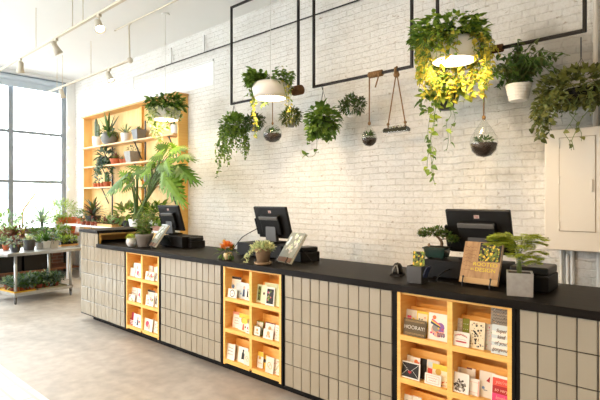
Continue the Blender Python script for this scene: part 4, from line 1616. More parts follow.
def rope_coil(px0, px1, r, label, tail=None, m=rope_m, turns=7):
    x0, x1 = hp(px0, 80).x, hp(px1, 80).x
    t = thing('hanging_rope_coil', label, 'rope', ((x0 + x1) / 2, YP, ZF0), 0, 'ropes wound on the frames')
    w = (x1 - x0) / 2
    mb = MB()
    for k in range(turns):
        x = -w + 2 * w * (k + .5) / turns
        mb.lathe([(r * .7, -w / turns), (r, -w / turns * .5), (r, w / turns * .5), (r * .7, w / turns)], 14, 0, Matrix.Translation((x, 0, 0)) @ Matrix.Rotation(R(90), 4, 'Y') @ Matrix.Rotation(R(5), 4, 'X'))
    mb.build('coil', m, t, smooth=True)
    if tail:
        MB().tube([(w * .85, -r, 0), (w * .85 + tail[0], -r, -tail[1])], .0075, 7).build('rope_end', m, t, smooth=True)


rope_coil(293.5, 301.5, .060, 'thick brown rope coil on the right end of the left frame', None, rope_dark, 6)
rope_coil(369, 382.5, .034, 'tan rope wound on the middle frame, with a loose end', (-.055, .15))
rope_coil(490, 503, .036, 'brown rope wound on the right frame beside the nearest lamp', (-.02, .03), rope_dark)

# glass swing tray on two ropes
b = hp(396.5, 129)
t = thing('hanging_tray', 'mossy glass tray planter swinging on two ropes from the middle frame', 'hanging planter', b, 0)
m = MB()
w = .145
prof = [(-w, .0), (-w * .96, -.022), (-w * .8, -.032), (w * .8, -.032), (w * .96, -.022), (w, 0)]
vs = []
for yy in (-.05, .05):
    vs += [(x, yy, z) for x, z in prof]
n_ = len(prof)
m.add(vs, [(i, i + 1, n_ + i + 1, n_ + i) for i in range(n_ - 1)])
m.build('glass', glass_m, t, solid=.004)
m = MB().box(-w * .92, w * .92, -.044, .044, -.028, .004)
for k in range(22):
    m.ball((rnd.uniform(-w * .85, w * .85), rnd.uniform(-.03, .03), .004), rnd.uniform(.012, .022), 6, 0, .7)
m.build('moss_bed', moss, t)
m = MB()
bush(m, (0, 0, .012), (w * .85, .035, .014), 90, .022, .010, 'ovate', 3, .2, .6)
m.build('foliage', [G['deep'], G['olive'], G['red']], t)
zt = ZF0 - b.z
m = MB().tube([(-.10, 0, -.02), (-.10, 0, .055), (-.006, 0, zt - .05)], .0065, 7).tube([(.10, 0, -.02), (.10, 0, .055), (.006, 0, zt - .05)], .0065, 7)
m.ball((-.10, 0, .058), .016, 8).ball((.10, 0, .058), .016, 8).ball((0, 0, zt - .05), .032, 8).tube([(0, -.022, zt - .04), (0, -.026, zt + .01), (0, 0, zt + .026), (0, .024, zt), (0, .01, zt - .04)], .014, 7)
m.build('rope', rope_m, t, smooth=True, label='two tan ropes knotted at the top')

# pot with long vines below the nearest lamp
b = hp(446.5, 101)
zt = ZF0 - b.z
t = thing('hanging_plant', 'dark pot below the nearest lamp with long heart-leaved vines', 'hanging plant', b, 0, 'plants hung from the pipe frames')
MB().lathe([(.062, -.085), (.085, .06), (.078, .06), (.074, .04)], 20).build('pot', dark_ceramic, t, smooth=True, label='dark glazed pot')
MB().lathe([(.074, .04), (.074, .047)], 14).build('soil', soil_m, t)
wires(t, (0, 0, zt - .02), [(.07, .03, .06), (-.07, .03, .06), (0, -.08, .06)])
m, s = MB(), MB()
bush(m, (0, -.02, .10), (.20, .14, .08), 110, .11, .072, 'heart', 3, .35, .1)
for pts, n_ in (([(-.07, -.06, .06), (-.20, -.07, .06), (-.235, -.07, -.03), (-.18, -.07, -.10), (-.15, -.06, -.05)], 16),
                ([(.07, -.06, .06), (.17, -.06, .09), (.21, -.06, .02), (.19, -.06, -.05)], 6)):
    trail(m, s, smooth_path(pts), n_, .085, .06)
for x, ln, n_, LL in ((-.10, .62, 15, .075), (-.06, .74, 15, .07), (-.085, .70, 12, .07), (.06, .42, 8, .065), (.09, .36, 6, .06)):
    trail(m, s, smooth_path([(x * .8, -.075, .06), (x, -.10, -.02)] + hang((x, -.10, -.06), rnd.uniform(-.05, .03), 0, ln, 5, .03)), n_, LL, LL * .72)
m.build('foliage', [G['mid'], G['lime'], G['fresh']], t); s.build('vine', stem_m, t)

# white ribbed pot
b = hp(518.5, 101)
zt = ZF0 - b.z
t = thing('hanging_plant', 'bushy dark green plant in a white ribbed pot on the right frame', 'hanging plant', b, 0, 'plants hung from the pipe frames')
pr = []
for k in range(13):
    z_ = k * .0115
    r_ = .072 + .034 * k / 12 + (.003 if k % 2 else 0)
    pr.append((r_, z_))
pr += [(.100, .14), (.095, .125)]
MB().lathe(pr, 28).build('pot', white_ceramic, t, label='white ribbed tapered pot')
MB().lathe([(.096, .120), (.096, .127)], 16).build('soil', soil_m, t)
m, s = MB(), MB()
for k in range(62):
    a = rnd.uniform(0, 6.28); e = R(rnd.uniform(20, 88)); ln = rnd.uniform(.26, .46)
    d = Vector((math.cos(a) * math.cos(e) * 1.1, math.sin(a) * math.cos(e) * .75, math.sin(e) * .8))
    pts = smooth_path([(0, 0, .12), Vector((0, 0, .15)) + d * ln * .6 + Vector((0, 0, .07)), Vector((0, 0, .15)) + d * ln + Vector((0, 0, .05 - .14 * math.cos(e)))], 4)
    trail(m, s, pts, 15, .066, .036, 'ovate', 3, .003, .4)
m.build('foliage', [G['deep'], G['dusk'], G['mid'], G['olive']], t); s.build('stem', stem_m, t)
wires(t, (0, 0, zt - .02), [(.09, .04, .13), (-.09, .04, .13), (0, -.10, .13)])

# ivy basket at the right
b = hp(581, 92)
zt = hp(581.5, 36).z - b.z
t = thing('hanging_plant', 'spreading ivy in a basket on three wires at the right frame corner', 'hanging plant', b, 0, 'plants hung from the pipe frames')
MB().lathe([(.07, -.09), (.12, .02), (.112, .02), (.11, -.0)], 20).build('pot', soft_black, t, smooth=True)
MB().lathe([(.11, -.002), (.11, .005)], 14).build('soil', soil_m, t)
MB().tube([(0, 0, zt - .01), (0, 0, zt - .17)], .006, 6).tube([(0, 0, zt - .17), (.11, .04, .02)], .0022, 5).tube([(0, 0, zt - .17), (-.11, .04, .02)], .0022, 5).tube([(0, 0, zt - .17), (.02, -.115, .02)], .0022, 5).build('hanger_wire', black_metal, t)
m, s = MB(), MB()
bush(m, (-.02, -.0, .04), (.32, .22, .16), 900, .048, .040, 'heart', 3, .3, .3, inner=.5)
for k in range(34):
    a = R(rnd.uniform(110, 400)); r0 = rnd.uniform(.12, .2)
    ln = rnd.uniform(.14, .34)
    q = Vector((r0 * math.cos(a), r0 * math.sin(a), .03))
    trail(m, s, [q] + hang(q + Vector((.05 * math.cos(a), .05 * math.sin(a), 0)), .12 * math.cos(a), .08 * math.sin(a), ln), int(ln * 48), .05, .038)
for k in range(12):
    ln = rnd.uniform(.25, .42)
    q = Vector((-.20 - .05 * rnd.random(), -.05 - .08 * rnd.random(), .03))
    trail(m, s, hang(q, -.08 * rnd.random(), -.04, ln), int(ln * 44), .05, .038)
for dx, ln in ((-.08, .42), (.02, .42), (.10, .36)):
    trail(m, s, hang((dx, -.16, -.05), rnd.uniform(-.1, .1), -.02, ln, 6, .03), 7, .045, .034)
m.build('foliage', [G['dusk'], G['olive'], G['olive'], G['deep']], t); s.build('vine', stem_m, t)

# ------------------------------------------------------------------ electrical cabinet and conduits on the brick wall
cab_m = mat('painted_cabinet', (.70, .645, .555), .45)
YCAB = 4.42
a = at(544.5, 249, Y=YCAB); b2 = at(544.5, 131, Y=YCAB)
t = thing('electrical_cabinet', 'large beige painted electrical cabinet on the brick wall at the right', 'electrical cabinet', (a.x, YCAB, a.z), 0)
W_, H_ = .92, b2.z - a.z
MB().box(0, W_, 0, YW - YCAB - .002, 0, H_).build('body', cab_m, t, bev=.006)
d0, d1 = at(559.7, 200, Y=YCAB).x - a.x, at(595.3, 200, Y=YCAB).x - a.x
dz0, dz1 = at(559.7, 230.5, Y=YCAB).z - a.z, at(559.7, 138.5, Y=YCAB).z - a.z
g_ = mat('cabinet_gap', (.38, .31, .22), .8)
MB().box(d0 - .006, d1 + .006, -.002, .001, dz0 - .006, dz1 + .006).build('door_gap', g_, t, label='thin dark seam round the door')
dr = MB().box(d0, d1, -.006, -.0021, dz0, dz1).build('door', cab_m, t, bev=.0015)
MB().box(d1 + .012, W_ - .01, -.006, -.0001, dz0, dz1).build('door', cab_m, t, bev=.0015)
for zz in (.06, .55, .94):
    MB().lathe([(.006, -.03), (.006, .03)], 8, 0, Matrix.Translation((d0 - .003, -.006, dz0 + (dz1 - dz0) * zz))).build('hinge', cab_m, t)
MB().box(d1 - .035, d1 - .015, -.02, -.0061, dz0 + .32, dz0 + .42).build('latch', cab_m, t, bev=.004)
for xx, zz in ((.028, .095), (.018, .028)):
    MB().lathe([(.007, 0), (.007, .005)], 8, 0, Matrix.Translation((xx, 0, zz)) @ Matrix.Rotation(R(90), 4, 'X')).build('screw', g_, t)


def conduit(px, r, z0, z1, m, label):
    x = at(px, 200, Y=YW - r - .005).x
    t = thing('conduit_pipe', label, 'conduit pipe', (x, YW - r - .004, z0), 0, 'conduits on the brick wall')
    MB().lathe([(r, 0), (r, z1 - z0)], 14).build('pipe', m, t, smooth=True)
    MB().box(-r * 1.7, r * 1.7, r * .2, r + .003, (z1 - z0) * .2, (z1 - z0) * .2 + .03).build('clamp', white_metal, t)


zc0 = a.z - .002
pg = mat('grey_pipe', (.30, .30, .29), .5)
conduit(561.2, .012, .0, zc0, white_paint, 'first thin white conduit under the electrical cabinet, from the left')
conduit(564.4, .010, .0, zc0, pg, 'grey conduit under the electrical cabinet, between white ones')
conduit(567.6, .015, .0, zc0 - .05, white_paint, 'middle white conduit under the electrical cabinet, right of the grey one')
conduit(572.4, .016, .0, zc0, white_paint, 'thickest white conduit under the electrical cabinet, right of the others')
conduit(599.5, .022, .0, zc0, white_paint, 'white conduit under the cabinet at the picture edge')
conduit(595.5, .020, a.z + H_ + .002, ZC, cab_m, 'upright beige conduit running from the electrical cabinet to the ceiling')

# long dark pipe along the wall
x0, x1 = at(133, 77, Y=YW - .04).x, XR - .02
zp = at(231, 43.5, Y=YW - .04).z
t = thing('wall_pipe', 'long thin dark pipe running along the top of the brick wall', 'pipe', (x0, YW - .04, zp), 0)
MB().tube([(0, .035, -.22), (0, 0, -.20), (0, 0, -.02), (.02, 0, 0), (.8, 0, 0)], .009, 8).build('end_section', white_metal, t, smooth=True, label='white-painted end of the pipe')
MB().tube([(.801, 0, 0), (x1 - x0, 0, 0)], .009, 8).build('pipe', dark_bronze, t, smooth=True)
for k, px in enumerate((171, 204)):
    xx = at(px, 60, Y=YW - .04).x - x0
    MB().box(xx - .012, xx + .012, -.012, .012, .014, .28).build('hanger_strap', white_metal, t)

# ------------------------------------------------------------------ track lights
bulb_m = mat('spot_glow', (1, .9, .75), .4, emit=(1.0, .86, .66), estr=30)


def track(y, z, x0, x1, heads, rods, label, hlabel, feed=False, energy=60, target_y=YW, cone=125, col=(1.0, .70, .39)):
    t = thing('track_rail', label, 'track light rail', (x0, y, z), 0, 'ceiling light tracks')
    MB().box(0, x1 - x0, -.018, .018, -.012, .012).build('rail', track_metal, t)
    for xr in rods:
        MB().tube([(xr - x0, 0, .0125), (xr - x0, 0, ZC - z)], .006, 6).build('suspension_rod', track_metal, t)
    if feed:
        MB().ball((x1 - x0 - .03, 0, -.0), .045, 8).build('end_feed', track_metal, t)
        MB().tube(smooth_path([(x1 - x0 - .04, 0, .03), (x1 - x0 - .06, 0, .45), (x1 - x0 - .06, 0, .52), (x1 - x0, 0, .565), (x1 - x0 + .3, 0, .57), (XR - x0 - .05, 0, .57)]), .013, 8).build('feed_conduit', track_metal, t, smooth=True)
    for hx, tgt, lb in heads:
        h = thing('spotlight_head', lb or hlabel, 'spotlight', (hx, y, z - .012), 0, 'spotlight heads on the ceiling tracks')
        d = (Vector(tgt) - Vector((hx, y, z - .13))).normalized()
        q = d.to_track_quat('-Z', 'Y').to_matrix().to_4x4()
        M = Matrix.Translation((0, 0, -.13)) @ q
        MB().box(-.03, .03, -.016, .016, -.03, -.0005).tube([(0, 0, -.03), (0, 0, -.075)], .009, 6).build('adapter', track_metal, h)
        MB().lathe([(.028, .09), (.040, .075), (.043, 0), (.058, -.075), (.052, -.075), (.040, -.02)], 20, 0, M, closed=False).lathe([(.028, .088), (.028, .09)], 20, 0, M).build('can', track_metal, h, smooth=True)
        MB().lathe([(.044, -.052), (.044, -.050)], 18, 0, M).build('bulb', bulb_m, h, label='glowing bulb face')
        l = bpy.data.lights.new('spot_beam', 'SPOT')
        l.energy = energy * (.4 if -1.6 < hx < 1 and y > 0 else .5 if -1 < hx < 0 else 1); l.color = col; l.spot_size = R(cone); l.spot_blend = 1.0; l.shadow_soft_size = .05
        o = bpy.data.objects.new('spot_beam', l); COL.objects.link(o)
        o.parent = h
        o.matrix_local = M @ Matrix.Translation((0, 0, -.062))


Z1, Y1_ = 3.75, 2.54
tx = lambda px, y: at(px, 50, Y=y).x
track(Y1_, Z1, -11.0, 2.6,
      [(tx(20.5, Y1_), (-9.5, 2.9, 0), 'white spotlight head pointing down, leftmost on the front track'),
       (tx(56, Y1_), (-6.6, 4.2, 1.0), 'lit white spotlight head, middle one on the front track'),
       (tx(99, Y1_), (-3.2, 2.2, 1.0), 'brightest white spotlight head on the front track, turned towards the counter'),
       (-3.4, (-3.4, 4.7, 2.2), 'added white spotlight head, unseen, on the front track above the frame'), (-2.2, (-2.4, 4.7, 2.0), 'added white spotlight head out of view, front track, above the middle card panel'),  # last four heads are added, unseen, to warm the wall and counter
       (-1.0, (-1.2, 4.7, 1.8), 'added white spotlight head out of view, front track, above the nearest card rack'), (.2, (-.6, 3.2, .8), 'added white spotlight head out of view at the right end of the front track')],
      [tx(36, Y1_), tx(72.5, Y1_), tx(83, Y1_), -4.0, -1.5, 1.0], 'white front light track hanging over the shop floor', 'white spotlight head', energy=20)
track(3.71, 3.75, -11.0, tx(131, 3.71),
      [(tx(109.5, 3.71), (-6.4, 4.3, 1.2), 'white spotlight head on the rear track, near its end'), (tx(62, 3.71), (-9.6, 4.5, 1.0), 'white spotlight head on the rear track by the window')],
      [tx(57, 3.71), tx(62.5, 3.71), tx(91, 3.71)], 'white rear light track nearer the brick wall, with a conduit feed', 'white spotlight head', True, energy=50)
# added track, unseen behind the camera, to light the counter front warmly
track(-3.2, 3.75, -5.5, 2.6,
      [(-4.6, (-4.3, 2.9, .5), 'added white spotlight head behind the camera, aimed at the far card rack'), (-2.6, (-2.3, 2.9, .5), 'added white spotlight head behind the camera, aimed at the middle card rack'), (-.6, (-.4, 2.9, .5), 'added white spotlight head behind the camera, aimed at the nearest card rack')],
      [-5.0, -1.0, 2.0], 'added white light track out of view behind the camera', 'white spotlight head', energy=370, cone=75, col=(1.0, .60, .27))

# ------------------------------------------------------------------ plywood shelving on the brick wall
SX0, SX1, SY = at(92, 140, Y=YW).x, at(188, 140, Y=YW).x, 4.46
SZT = 3.375
t = thing('shelving_surround', 'tall shallow plywood surround on the brick wall behind the plant shelves', 'wall shelving', (SX0, 0, 0))
w_ = SX1 - SX0
MB().box(.025, w_ - .025, YW - .016, YW - .001, .02, SZT - .032).build('back_panel', ply_wall, t, label='pale orange plywood back')
MB().box(0, .024, SY + .05, YW - .001, .02, SZT - .032).build('side_panel', ply_wall, t)
MB().box(w_ - .024, w_, SY + .05, YW - .001, .02, SZT - .032).build('side_panel', ply, t)
MB().box(-.02, w_ + .02, SY, YW - .001, SZT - .03, SZT).build('top_panel', pine, t)
for px in (140.5,):
    xx = at(px, 150, Y=YW - .06).x - SX0
    MB().box(xx - .04, xx + .04, YW - .06, YW - .017, .02, SZT - .032).build('upright', ply, t)
for px in (112, 145, 184.5):
    xx = at(px, 150, Y=YW - .03).x - SX0
    MB().box(xx - .015, xx + .015, YW - .032, YW - .017, .9, SZT - .3).build('metal_upright', black_metal, t)
SHX = [at(112, 150, Y=YW).x, at(145, 150, Y=YW).x, at(183, 150, Y=YW).x]
sh_wood = woodmat('shelf_board', srgb(214, 168, 112), srgb(236, 204, 160), (1, 12, 12), .5)
PSH = (2.70, 2.295, 1.865)
for zz, lb in zip(PSH, ('top wooden plant shelf on the wall, with the grey pot', 'second wooden plant shelf from the top, with the grey cube pot', 'third wooden plant shelf from the top, with tiny terracotta pots')):
    t = thing('wall_shelf', lb, 'shelf', (SX0 + .03, 0, zz), 0, 'plywood plant shelves')
    MB().box(0, w_ - .06, SY - .03, YW - .065, -.028, 0).build('board', sh_wood, t)
    for k, xx in enumerate(SHX):
        x = xx - SX0 - .03 + (0 if k < 2 else -.10)
        MB().bar((x, SY + .03, -.036), (x, YW - .07, -.34), .022, .014).box(x - .012, x + .012, SY, YW - .065, -.036, -.0285).build('bracket', black_metal, t)


def spx(px, py, k, y=None):
    p = at(px, py, Y=y or (SY + .08))
    p.z = PSH[k] + .0005
    return p


grassy = lambda n, L, W, lo=35: (lambda m, z: rosette(m, (0, 0, z), n, L, W, 'strap', 3, lo, 88, .3))
ros = lambda n, L, W: (lambda m, z: rosette(m, (0, 0, z + .005), n, L, W, 'lance', 3, 12, 85, .1))
bus = lambda n, r, L, W, up=.02, kind='ovate': (lambda m, z: bush(m, (0, 0, z + r * .5 + up), (r, r, r * .7), n, L, W, kind, 3, .3, .35, zmin=z))


def cactus(hs):
    def f(m, z):
        for x, h, r in hs:
            n = 10
            pr = [(r * .8, 0), (r, h * .2), (r, h * .8), (r * .6, h * .96), (.003, h)]
            m.lathe(pr, n, 0, Matrix.Translation((x, 0, z - .004)))
    return f


GS = 'plants on the plywood shelves'
plant('potted_cactus', 'tall columnar cactus in a white pot, leftmost on the top shelf', 'potted plant', spx(97.5, 140, 0), 'plain', .11, .20, white_ceramic, cactus([(-.06, .42, .035), (.04, .30, .03)]), ['grey', 'blue'], GS)


def snake(m, z):
    rosette(m, (-.02, 0, z), 9, .46, .05, 'strap', 3, 60, 88, .05)
    bush(m, (0, 0, z + .04), (.26, .14, .07), 60, .13, .045, 'lance', 3, .4)


plant('snake_plant', 'snake plant in a round grey pot on the top shelf', 'potted plant', spx(109, 140, 0), 'round', .155, .24, grey_ceramic, snake, ['deep', 'grey', 'mid'], GS)
plant('potted_agave', 'spiky agave in a white pot on the top shelf', 'potted plant', spx(126, 137, 0), 'plain', .10, .17, white_ceramic, ros(22, .22, .03), ['grey', 'pale', 'deep'], GS)
plant('potted_succulent', 'small succulent in a square grey pot on the top shelf, by the post', 'potted plant', spx(139, 134, 0), 'square', .10, .19, grey_ceramic, ros(16, .09, .04), ['blue', 'grey', 'mid'], GS)
plant('potted_succulent', 'small green plant in a white pot at the right end of the top shelf', 'potted plant', spx(176, 132, 0), 'plain', .09, .15, white_ceramic, bus(60, .10, .07, .04), ['mid', 'fresh', 'deep'], GS)


def trailing_fern(m, z):
    bush(m, (0, 0, z + .05), (.20, .15, .12), 120, .13, .05, 'lance', 3, .4)
    for k in range(26):
        a = R(rnd.uniform(170, 370))
        trail(m, None, hang((.12 * math.cos(a), .12 * math.sin(a), z), .14 * math.cos(a), .06 * math.sin(a), rnd.uniform(.2, .50)), 12, .08, .035, 'lance')


plant('trailing_fern', 'blue-green trailing fern at the left end of the second shelf', 'potted plant', spx(106, 165, 1), 'plain', .13, .16, dark_ceramic, trailing_fern, ['blue', 'deep', 'grey'], GS)
plant('potted_succulent', 'pink-green succulent in a wide terracotta bowl on the second shelf', 'potted plant', spx(116, 163, 1), 'plain', .12, .11, terracotta, ros(26, .15, .05), ['pale', 'red', 'olive'], GS)
plant('potted_succulent', 'tiny terracotta pot, left of two beside the grey cube on the second shelf', 'potted plant', spx(122, 162, 1), 'rim', .05, .09, terracotta, ros(14, .06, .02), ['mid', 'grey', 'red'], GS)
plant('potted_succulent', 'tiny terracotta pot, right of two beside the grey cube on the second shelf', 'potted plant', spx(125.5, 162, 1), 'rim', .05, .09, terracotta, ros(14, .06, .02), ['mid', 'grey', 'red'], GS)
plant('potted_succulent', 'low plant in a square grey concrete cube pot on the second shelf', 'potted plant', spx(132.5, 161, 1), 'square', .115, .21, concrete_m, bus(80, .10, .06, .02, 0, 'lance'), ['mid', 'deep', 'grey'], GS)
for i, (px, r, lb) in enumerate(((95.5, .05, 'first tiny terracotta pot from the left on the third shelf'), (99, .045, 'second tiny terracotta pot from the left on the third shelf'), (102.3, .045, 'third tiny terracotta pot from the left on the third shelf'))):
    plant('potted_succulent', lb, 'potted plant', spx(px, 187, 2), 'rim', r, .08, terracotta, ros(12, .045, .02), ['olive', 'grey', 'mid'], GS)
plant('potted_cactus', 'small cactus in a terracotta pot on the third shelf, under the trailing fern', 'potted plant', spx(107, 187, 2), 'rim', .08, .10, terracotta, cactus([(-.01, .22, .045), (.04, .12, .03)]), ['mid', 'deep'], GS)
plant('potted_succulent', 'succulent in a grey pot at the middle of the third shelf', 'potted plant', spx(151, 186, 2), 'plain', .14, .17, grey_ceramic, bus(70, .11, .08, .05), ['mid', 'deep', 'blue'], GS)
plant('potted_succulent', 'terracotta pot with a green tuft beside the monstera on the third shelf', 'potted plant', spx(146.5, 186, 2), 'rim', .06, .10, terracotta, ros(14, .08, .03), ['mid', 'fresh', 'deep'], GS)

# ------------------------------------------------------------------ white table before the shelves, and what stands on it
CX0, CY0, CZ = -10.15, 4.02, 1.118
t = thing('white_table', 'tall white table in front of the plywood shelves', 'table', (CX0, CY0, 0))
MB().box(0, 3.6, 0, .36, CZ - .032, CZ).build('table_top', white_paint, t, bev=.004)
for x, y in ((.10, .05), (.10, .31), (3.5, .05), (3.5, .31), (1.8, .05)):
    MB().box(x - .035, x + .035, y - .03, y + .03, 0, CZ - .0325).build('leg', white_paint, t)


def cpx(px, dy=.12):
    p = at(px, 220, Y=CY0 + dy)
    p.z = CZ + .0005
    return p


GC = 'plants on the white table'
plant('potted_succulent', 'small plant in an orange pot at the left end of the white table', 'potted plant', cpx(81, .22), 'rim', .085, .11, terracotta, bus(70, .12, .07, .03), ['mid', 'fresh', 'deep'], GC)


def spiky(m, z):
    rosette(m, (0, 0, z + .02), 40, .40, .045, 'strap', 3, -10, 85, .5)
    rosette(m, (0, 0, z + .10), 26, .30, .04, 'strap', 3, 10, 85, .4)


plant('spiky_plant', 'dark spiky plant in a dark pot on the white table', 'potted plant', cpx(93, .26), 'plain', .15, .17, dark_ceramic, spiky, ['dusk', 'blue', 'red'], GC)
for i, px in enumerate((83.5, 88, 92.6, 97.2)):
    plant('seedling_pot', '%s tiny brown seedling pot from the left along the front of the white table' % ('first', 'second', 'third', 'fourth')[i], 'potted plant', cpx(px, .05), 'plain', .045, .075, dark_terra, ros(9, .05, .02), ['olive', 'grey', 'mid'], GC)
t = thing('plant_tray', 'shallow wooden tray of seedlings on the white table', 'plant tray', cpx(109, .10), 0, 'plant trays')
MB().box(-.28, .28, -.09, .09, 0, .012).box(-.28, .28, -.09, -.08, .012, .05).box(-.28, .28, .08, .09, .012, .05).box(-.28, -.27, -.08, .08, .012, .05).box(.27, .28, -.08, .08, .012, .05).build('tray', pine, t)
MB().box(-.268, .268, -.078, .078, .0125, .04).build('soil', soil_m, t)
m = MB()
for k in range(9):
    rosette(m, (-.24 + .06 * k, rnd.uniform(-.04, .04), .04), 10, rnd.uniform(.10, .20), .035, 'lance', 3, 20, 85, .2)
m.build('foliage', [G['pale'], G['red'], G['mid']], t)
t = thing('plant_tray', 'dark tray of succulents behind the wooden tray on the white table', 'plant tray', cpx(112, .28), 0, 'plant trays')
MB().frustum(.34, .36, 0, .06, 0, None, .06, .07).build('tray', black_plastic, t)
m = MB()
for k in range(11):
    rosette(m, (-.30 + .06 * k, rnd.uniform(-.02, .02), .062), 11, rnd.uniform(.10, .22), .03, 'lance', 3, 15, 88, .2)
m.build('foliage', [G['olive'], G['cream'], G['mid']], t)
t = thing('plant_tray', 'small brown wooden tray by the white pot, left of the far monitor', 'plant tray', cpx(159, .06), 0, 'plant trays')
MB().box(-.14, .14, -.05, .05, 0, .012).box(-.14, .14, -.05, -.04, .012, .07).box(-.14, .14, .04, .05, .012, .07).box(-.14, -.13, -.04, .04, .012, .07).box(.13, .14, -.04, .04, .012, .07).build('tray', brown_wood, t)

# monstera
bm_ = cpx(136.5, .10)
t = thing('monstera', 'large monstera with split leaves reaching over the far end of the counter', 'monstera', bm_, 0)
MB().lathe([(.10, 0), (.13, .16), (.12, .16), (.115, .14)], 20).build('pot', white_ceramic, t, smooth=True, label='white pot')
MB().lathe([(.115, .138), (.115, .146)], 16).build('soil', soil_m, t)


def monstera_leaf(mb, base, tip, W, mi, up=(0, -.45, 1)):
    """a heart-shaped blade slit into fingers on both sides of the midrib; W is its half width"""
    base, tip = Vector(base), Vector(tip)
    L = (tip - base).length
    d = (tip - base).normalized()
    s = d.cross(Vector(up)).normalized()
    n = s.cross(d).normalized()

    def P(t_, w_):
        return base + d * (L * t_) + s * (W * w_) - n * (.30 * abs(w_) ** 1.5 * W + .20 * L * t_ * t_)
    NF = 6
    for sg in (-1, 1):
        fl = (lambda x: x) if sg < 0 else (lambda x: tuple(reversed(x)))
        inner = [(-.04, .10), (.05, .30), (.22, .34), (.40, .32), (.58, .25), (.76, .16), (.94, .05)]
        vs = [P(t_, 0) for t_, w_ in inner] + [P(t_, w_ * sg) for t_, w_ in inner]
        k = len(inner)
        mb.add(vs, [fl((i, i + k, i + 1 + k, i + 1)) for i in range(k - 1)], mi)
        for i in range(NF):
            t0, t1 = -.05 + i * .155, -.05 + i * .155 + .105
            w0 = (.92, 1.0, .95, .80, .60, .36)[i]
            wi = (.10, .26, .30, .28, .20, .12)[i]
            rise = .02 + .035 * i
            mb.add([P(t0, wi * sg), P(t0 + rise * .5 - .01, w0 * .65 * sg), P(t0 + rise + .045, w0 * sg), P(t1 + rise * .5 + .02, w0 * .68 * sg), P(t1, wi * sg)],
                   [fl((0, 1, 3, 4)), fl((1, 2, 3))], mi)
    mb.add([P(.86, -.10), P(.86, .10), P(1.04, 0)], [(0, 1, 2)], mi)


lm, sm = MB(), MB()
ML = [((121, 181), (97, 195), -.32, .42, 0), ((125, 177), (107, 190), -.10, .36, 1), ((132, 178), (116, 172), .10, .34, 0), ((134, 182), (120, 188), -.25, .30, 2),
      ((150, 170), (133, 178), -.18, .34, 1), ((154, 162), (140, 172), .0, .36, 0), ((162, 152), (142, 160), -.12, .36, 1), ((166, 150), (152, 144), .10, .32, 2),
      ((170, 150), (186, 143), .0, .36, 1), ((174, 158), (197, 152), -.1, .30, 0), ((178, 165), (195, 183), -.15, .36, 2), ((172, 168), (188, 172), .1, .34, 1),
      ((170, 175), (180, 206), -.2, .42, 0), ((164, 172), (158, 196), -.25, .38, 1), ((160, 165), (150, 190), .05, .36, 2), ((180, 176), (192, 168), .12, .3, 0), ((166, 160), (168, 178), -.2, .34, 1),
      ((140, 172), (128, 166), .12, .30, 2), ((150, 178), (137, 190), .10, .32, 0), ((176, 150), (170, 138), .1, .3, 1)]
ML = ML + [((b0 + rnd.uniform(-6, 6), b1 + rnd.uniform(-5, 5)), (t0 + rnd.uniform(-7, 7), t1 + rnd.uniform(-6, 6)), dy + rnd.uniform(-.1, .1), W, (mi + 1) % 3) for (b0, b1), (t0, t1), dy, W, mi in ML[:18]]
for (bx, by), (tx_, ty_), dy, W, mi in ML:
    W *= .40
    tx_, ty_ = bx + (tx_ - bx) * .85, by + (ty_ - by) * .8
    y = CY0 + .02 + dy
    p0 = at(bx, by, Y=y) - bm_
    p1 = at(tx_, ty_, Y=y - .12) - bm_
    monstera_leaf(lm, p0, p1, W, mi, (rnd.uniform(-.4, .4), rnd.uniform(-1.3, -.4), .8))
    g0 = Vector((rnd.uniform(-.04, .04), rnd.uniform(-.04, .04), .14))
    left = bx < 146
    mid = at(135 if left else 152, 190, Y=CY0 + .05) - bm_
    sm.tube(smooth_path([g0, mid * .5 + g0 * .5 + Vector((0, 0, .02)), mid.lerp(p0, .45) + Vector((0, 0, .10)), p0], 5), .009, 6, 0, .006)
lm.v = [(x, min(y, 4.415 - bm_.y), z) for x, y, z in lm.v]
lm.build('foliage', [G['jungle'], G['bright'], G['mid']], t)
sm.build('stem', stem_m, t, smooth=True)
# thick green main stem
MB().tube([(-.02, .02, .14), (-.03, .03, 1.05)], .022, 8).build('thick_stem', stem_m, t)

plant('leafy_plant', 'bright green leafy plant in a white pot just left of the far monitor', 'potted plant', cpx(156.5, .22), 'plain', .12, .16, white_ceramic,
      lambda m, z: [bush(m, (0, 0, z + .10), (.30, .16, .18), 170, .17, .05, 'lance', 3, .4, .3)], ['fresh', 'mid', 'lime'], GC)
plant('leafy_plant', 'low green plant right of the monstera stem on the white table', 'potted plant', cpx(144, .24), 'plain', .10, .12, terracotta,
      bus(110, .22, .13, .05, .02, 'lance'), ['mid', 'deep', 'fresh'], GC)
plant('leafy_plant', 'leafy plant left of the monstera stem on the white table', 'potted plant', cpx(128.5, .24), 'plain', .11, .12, dark_ceramic,
      bus(120, .22, .14, .06, .02), ['mid', 'olive', 'fresh'], GC)

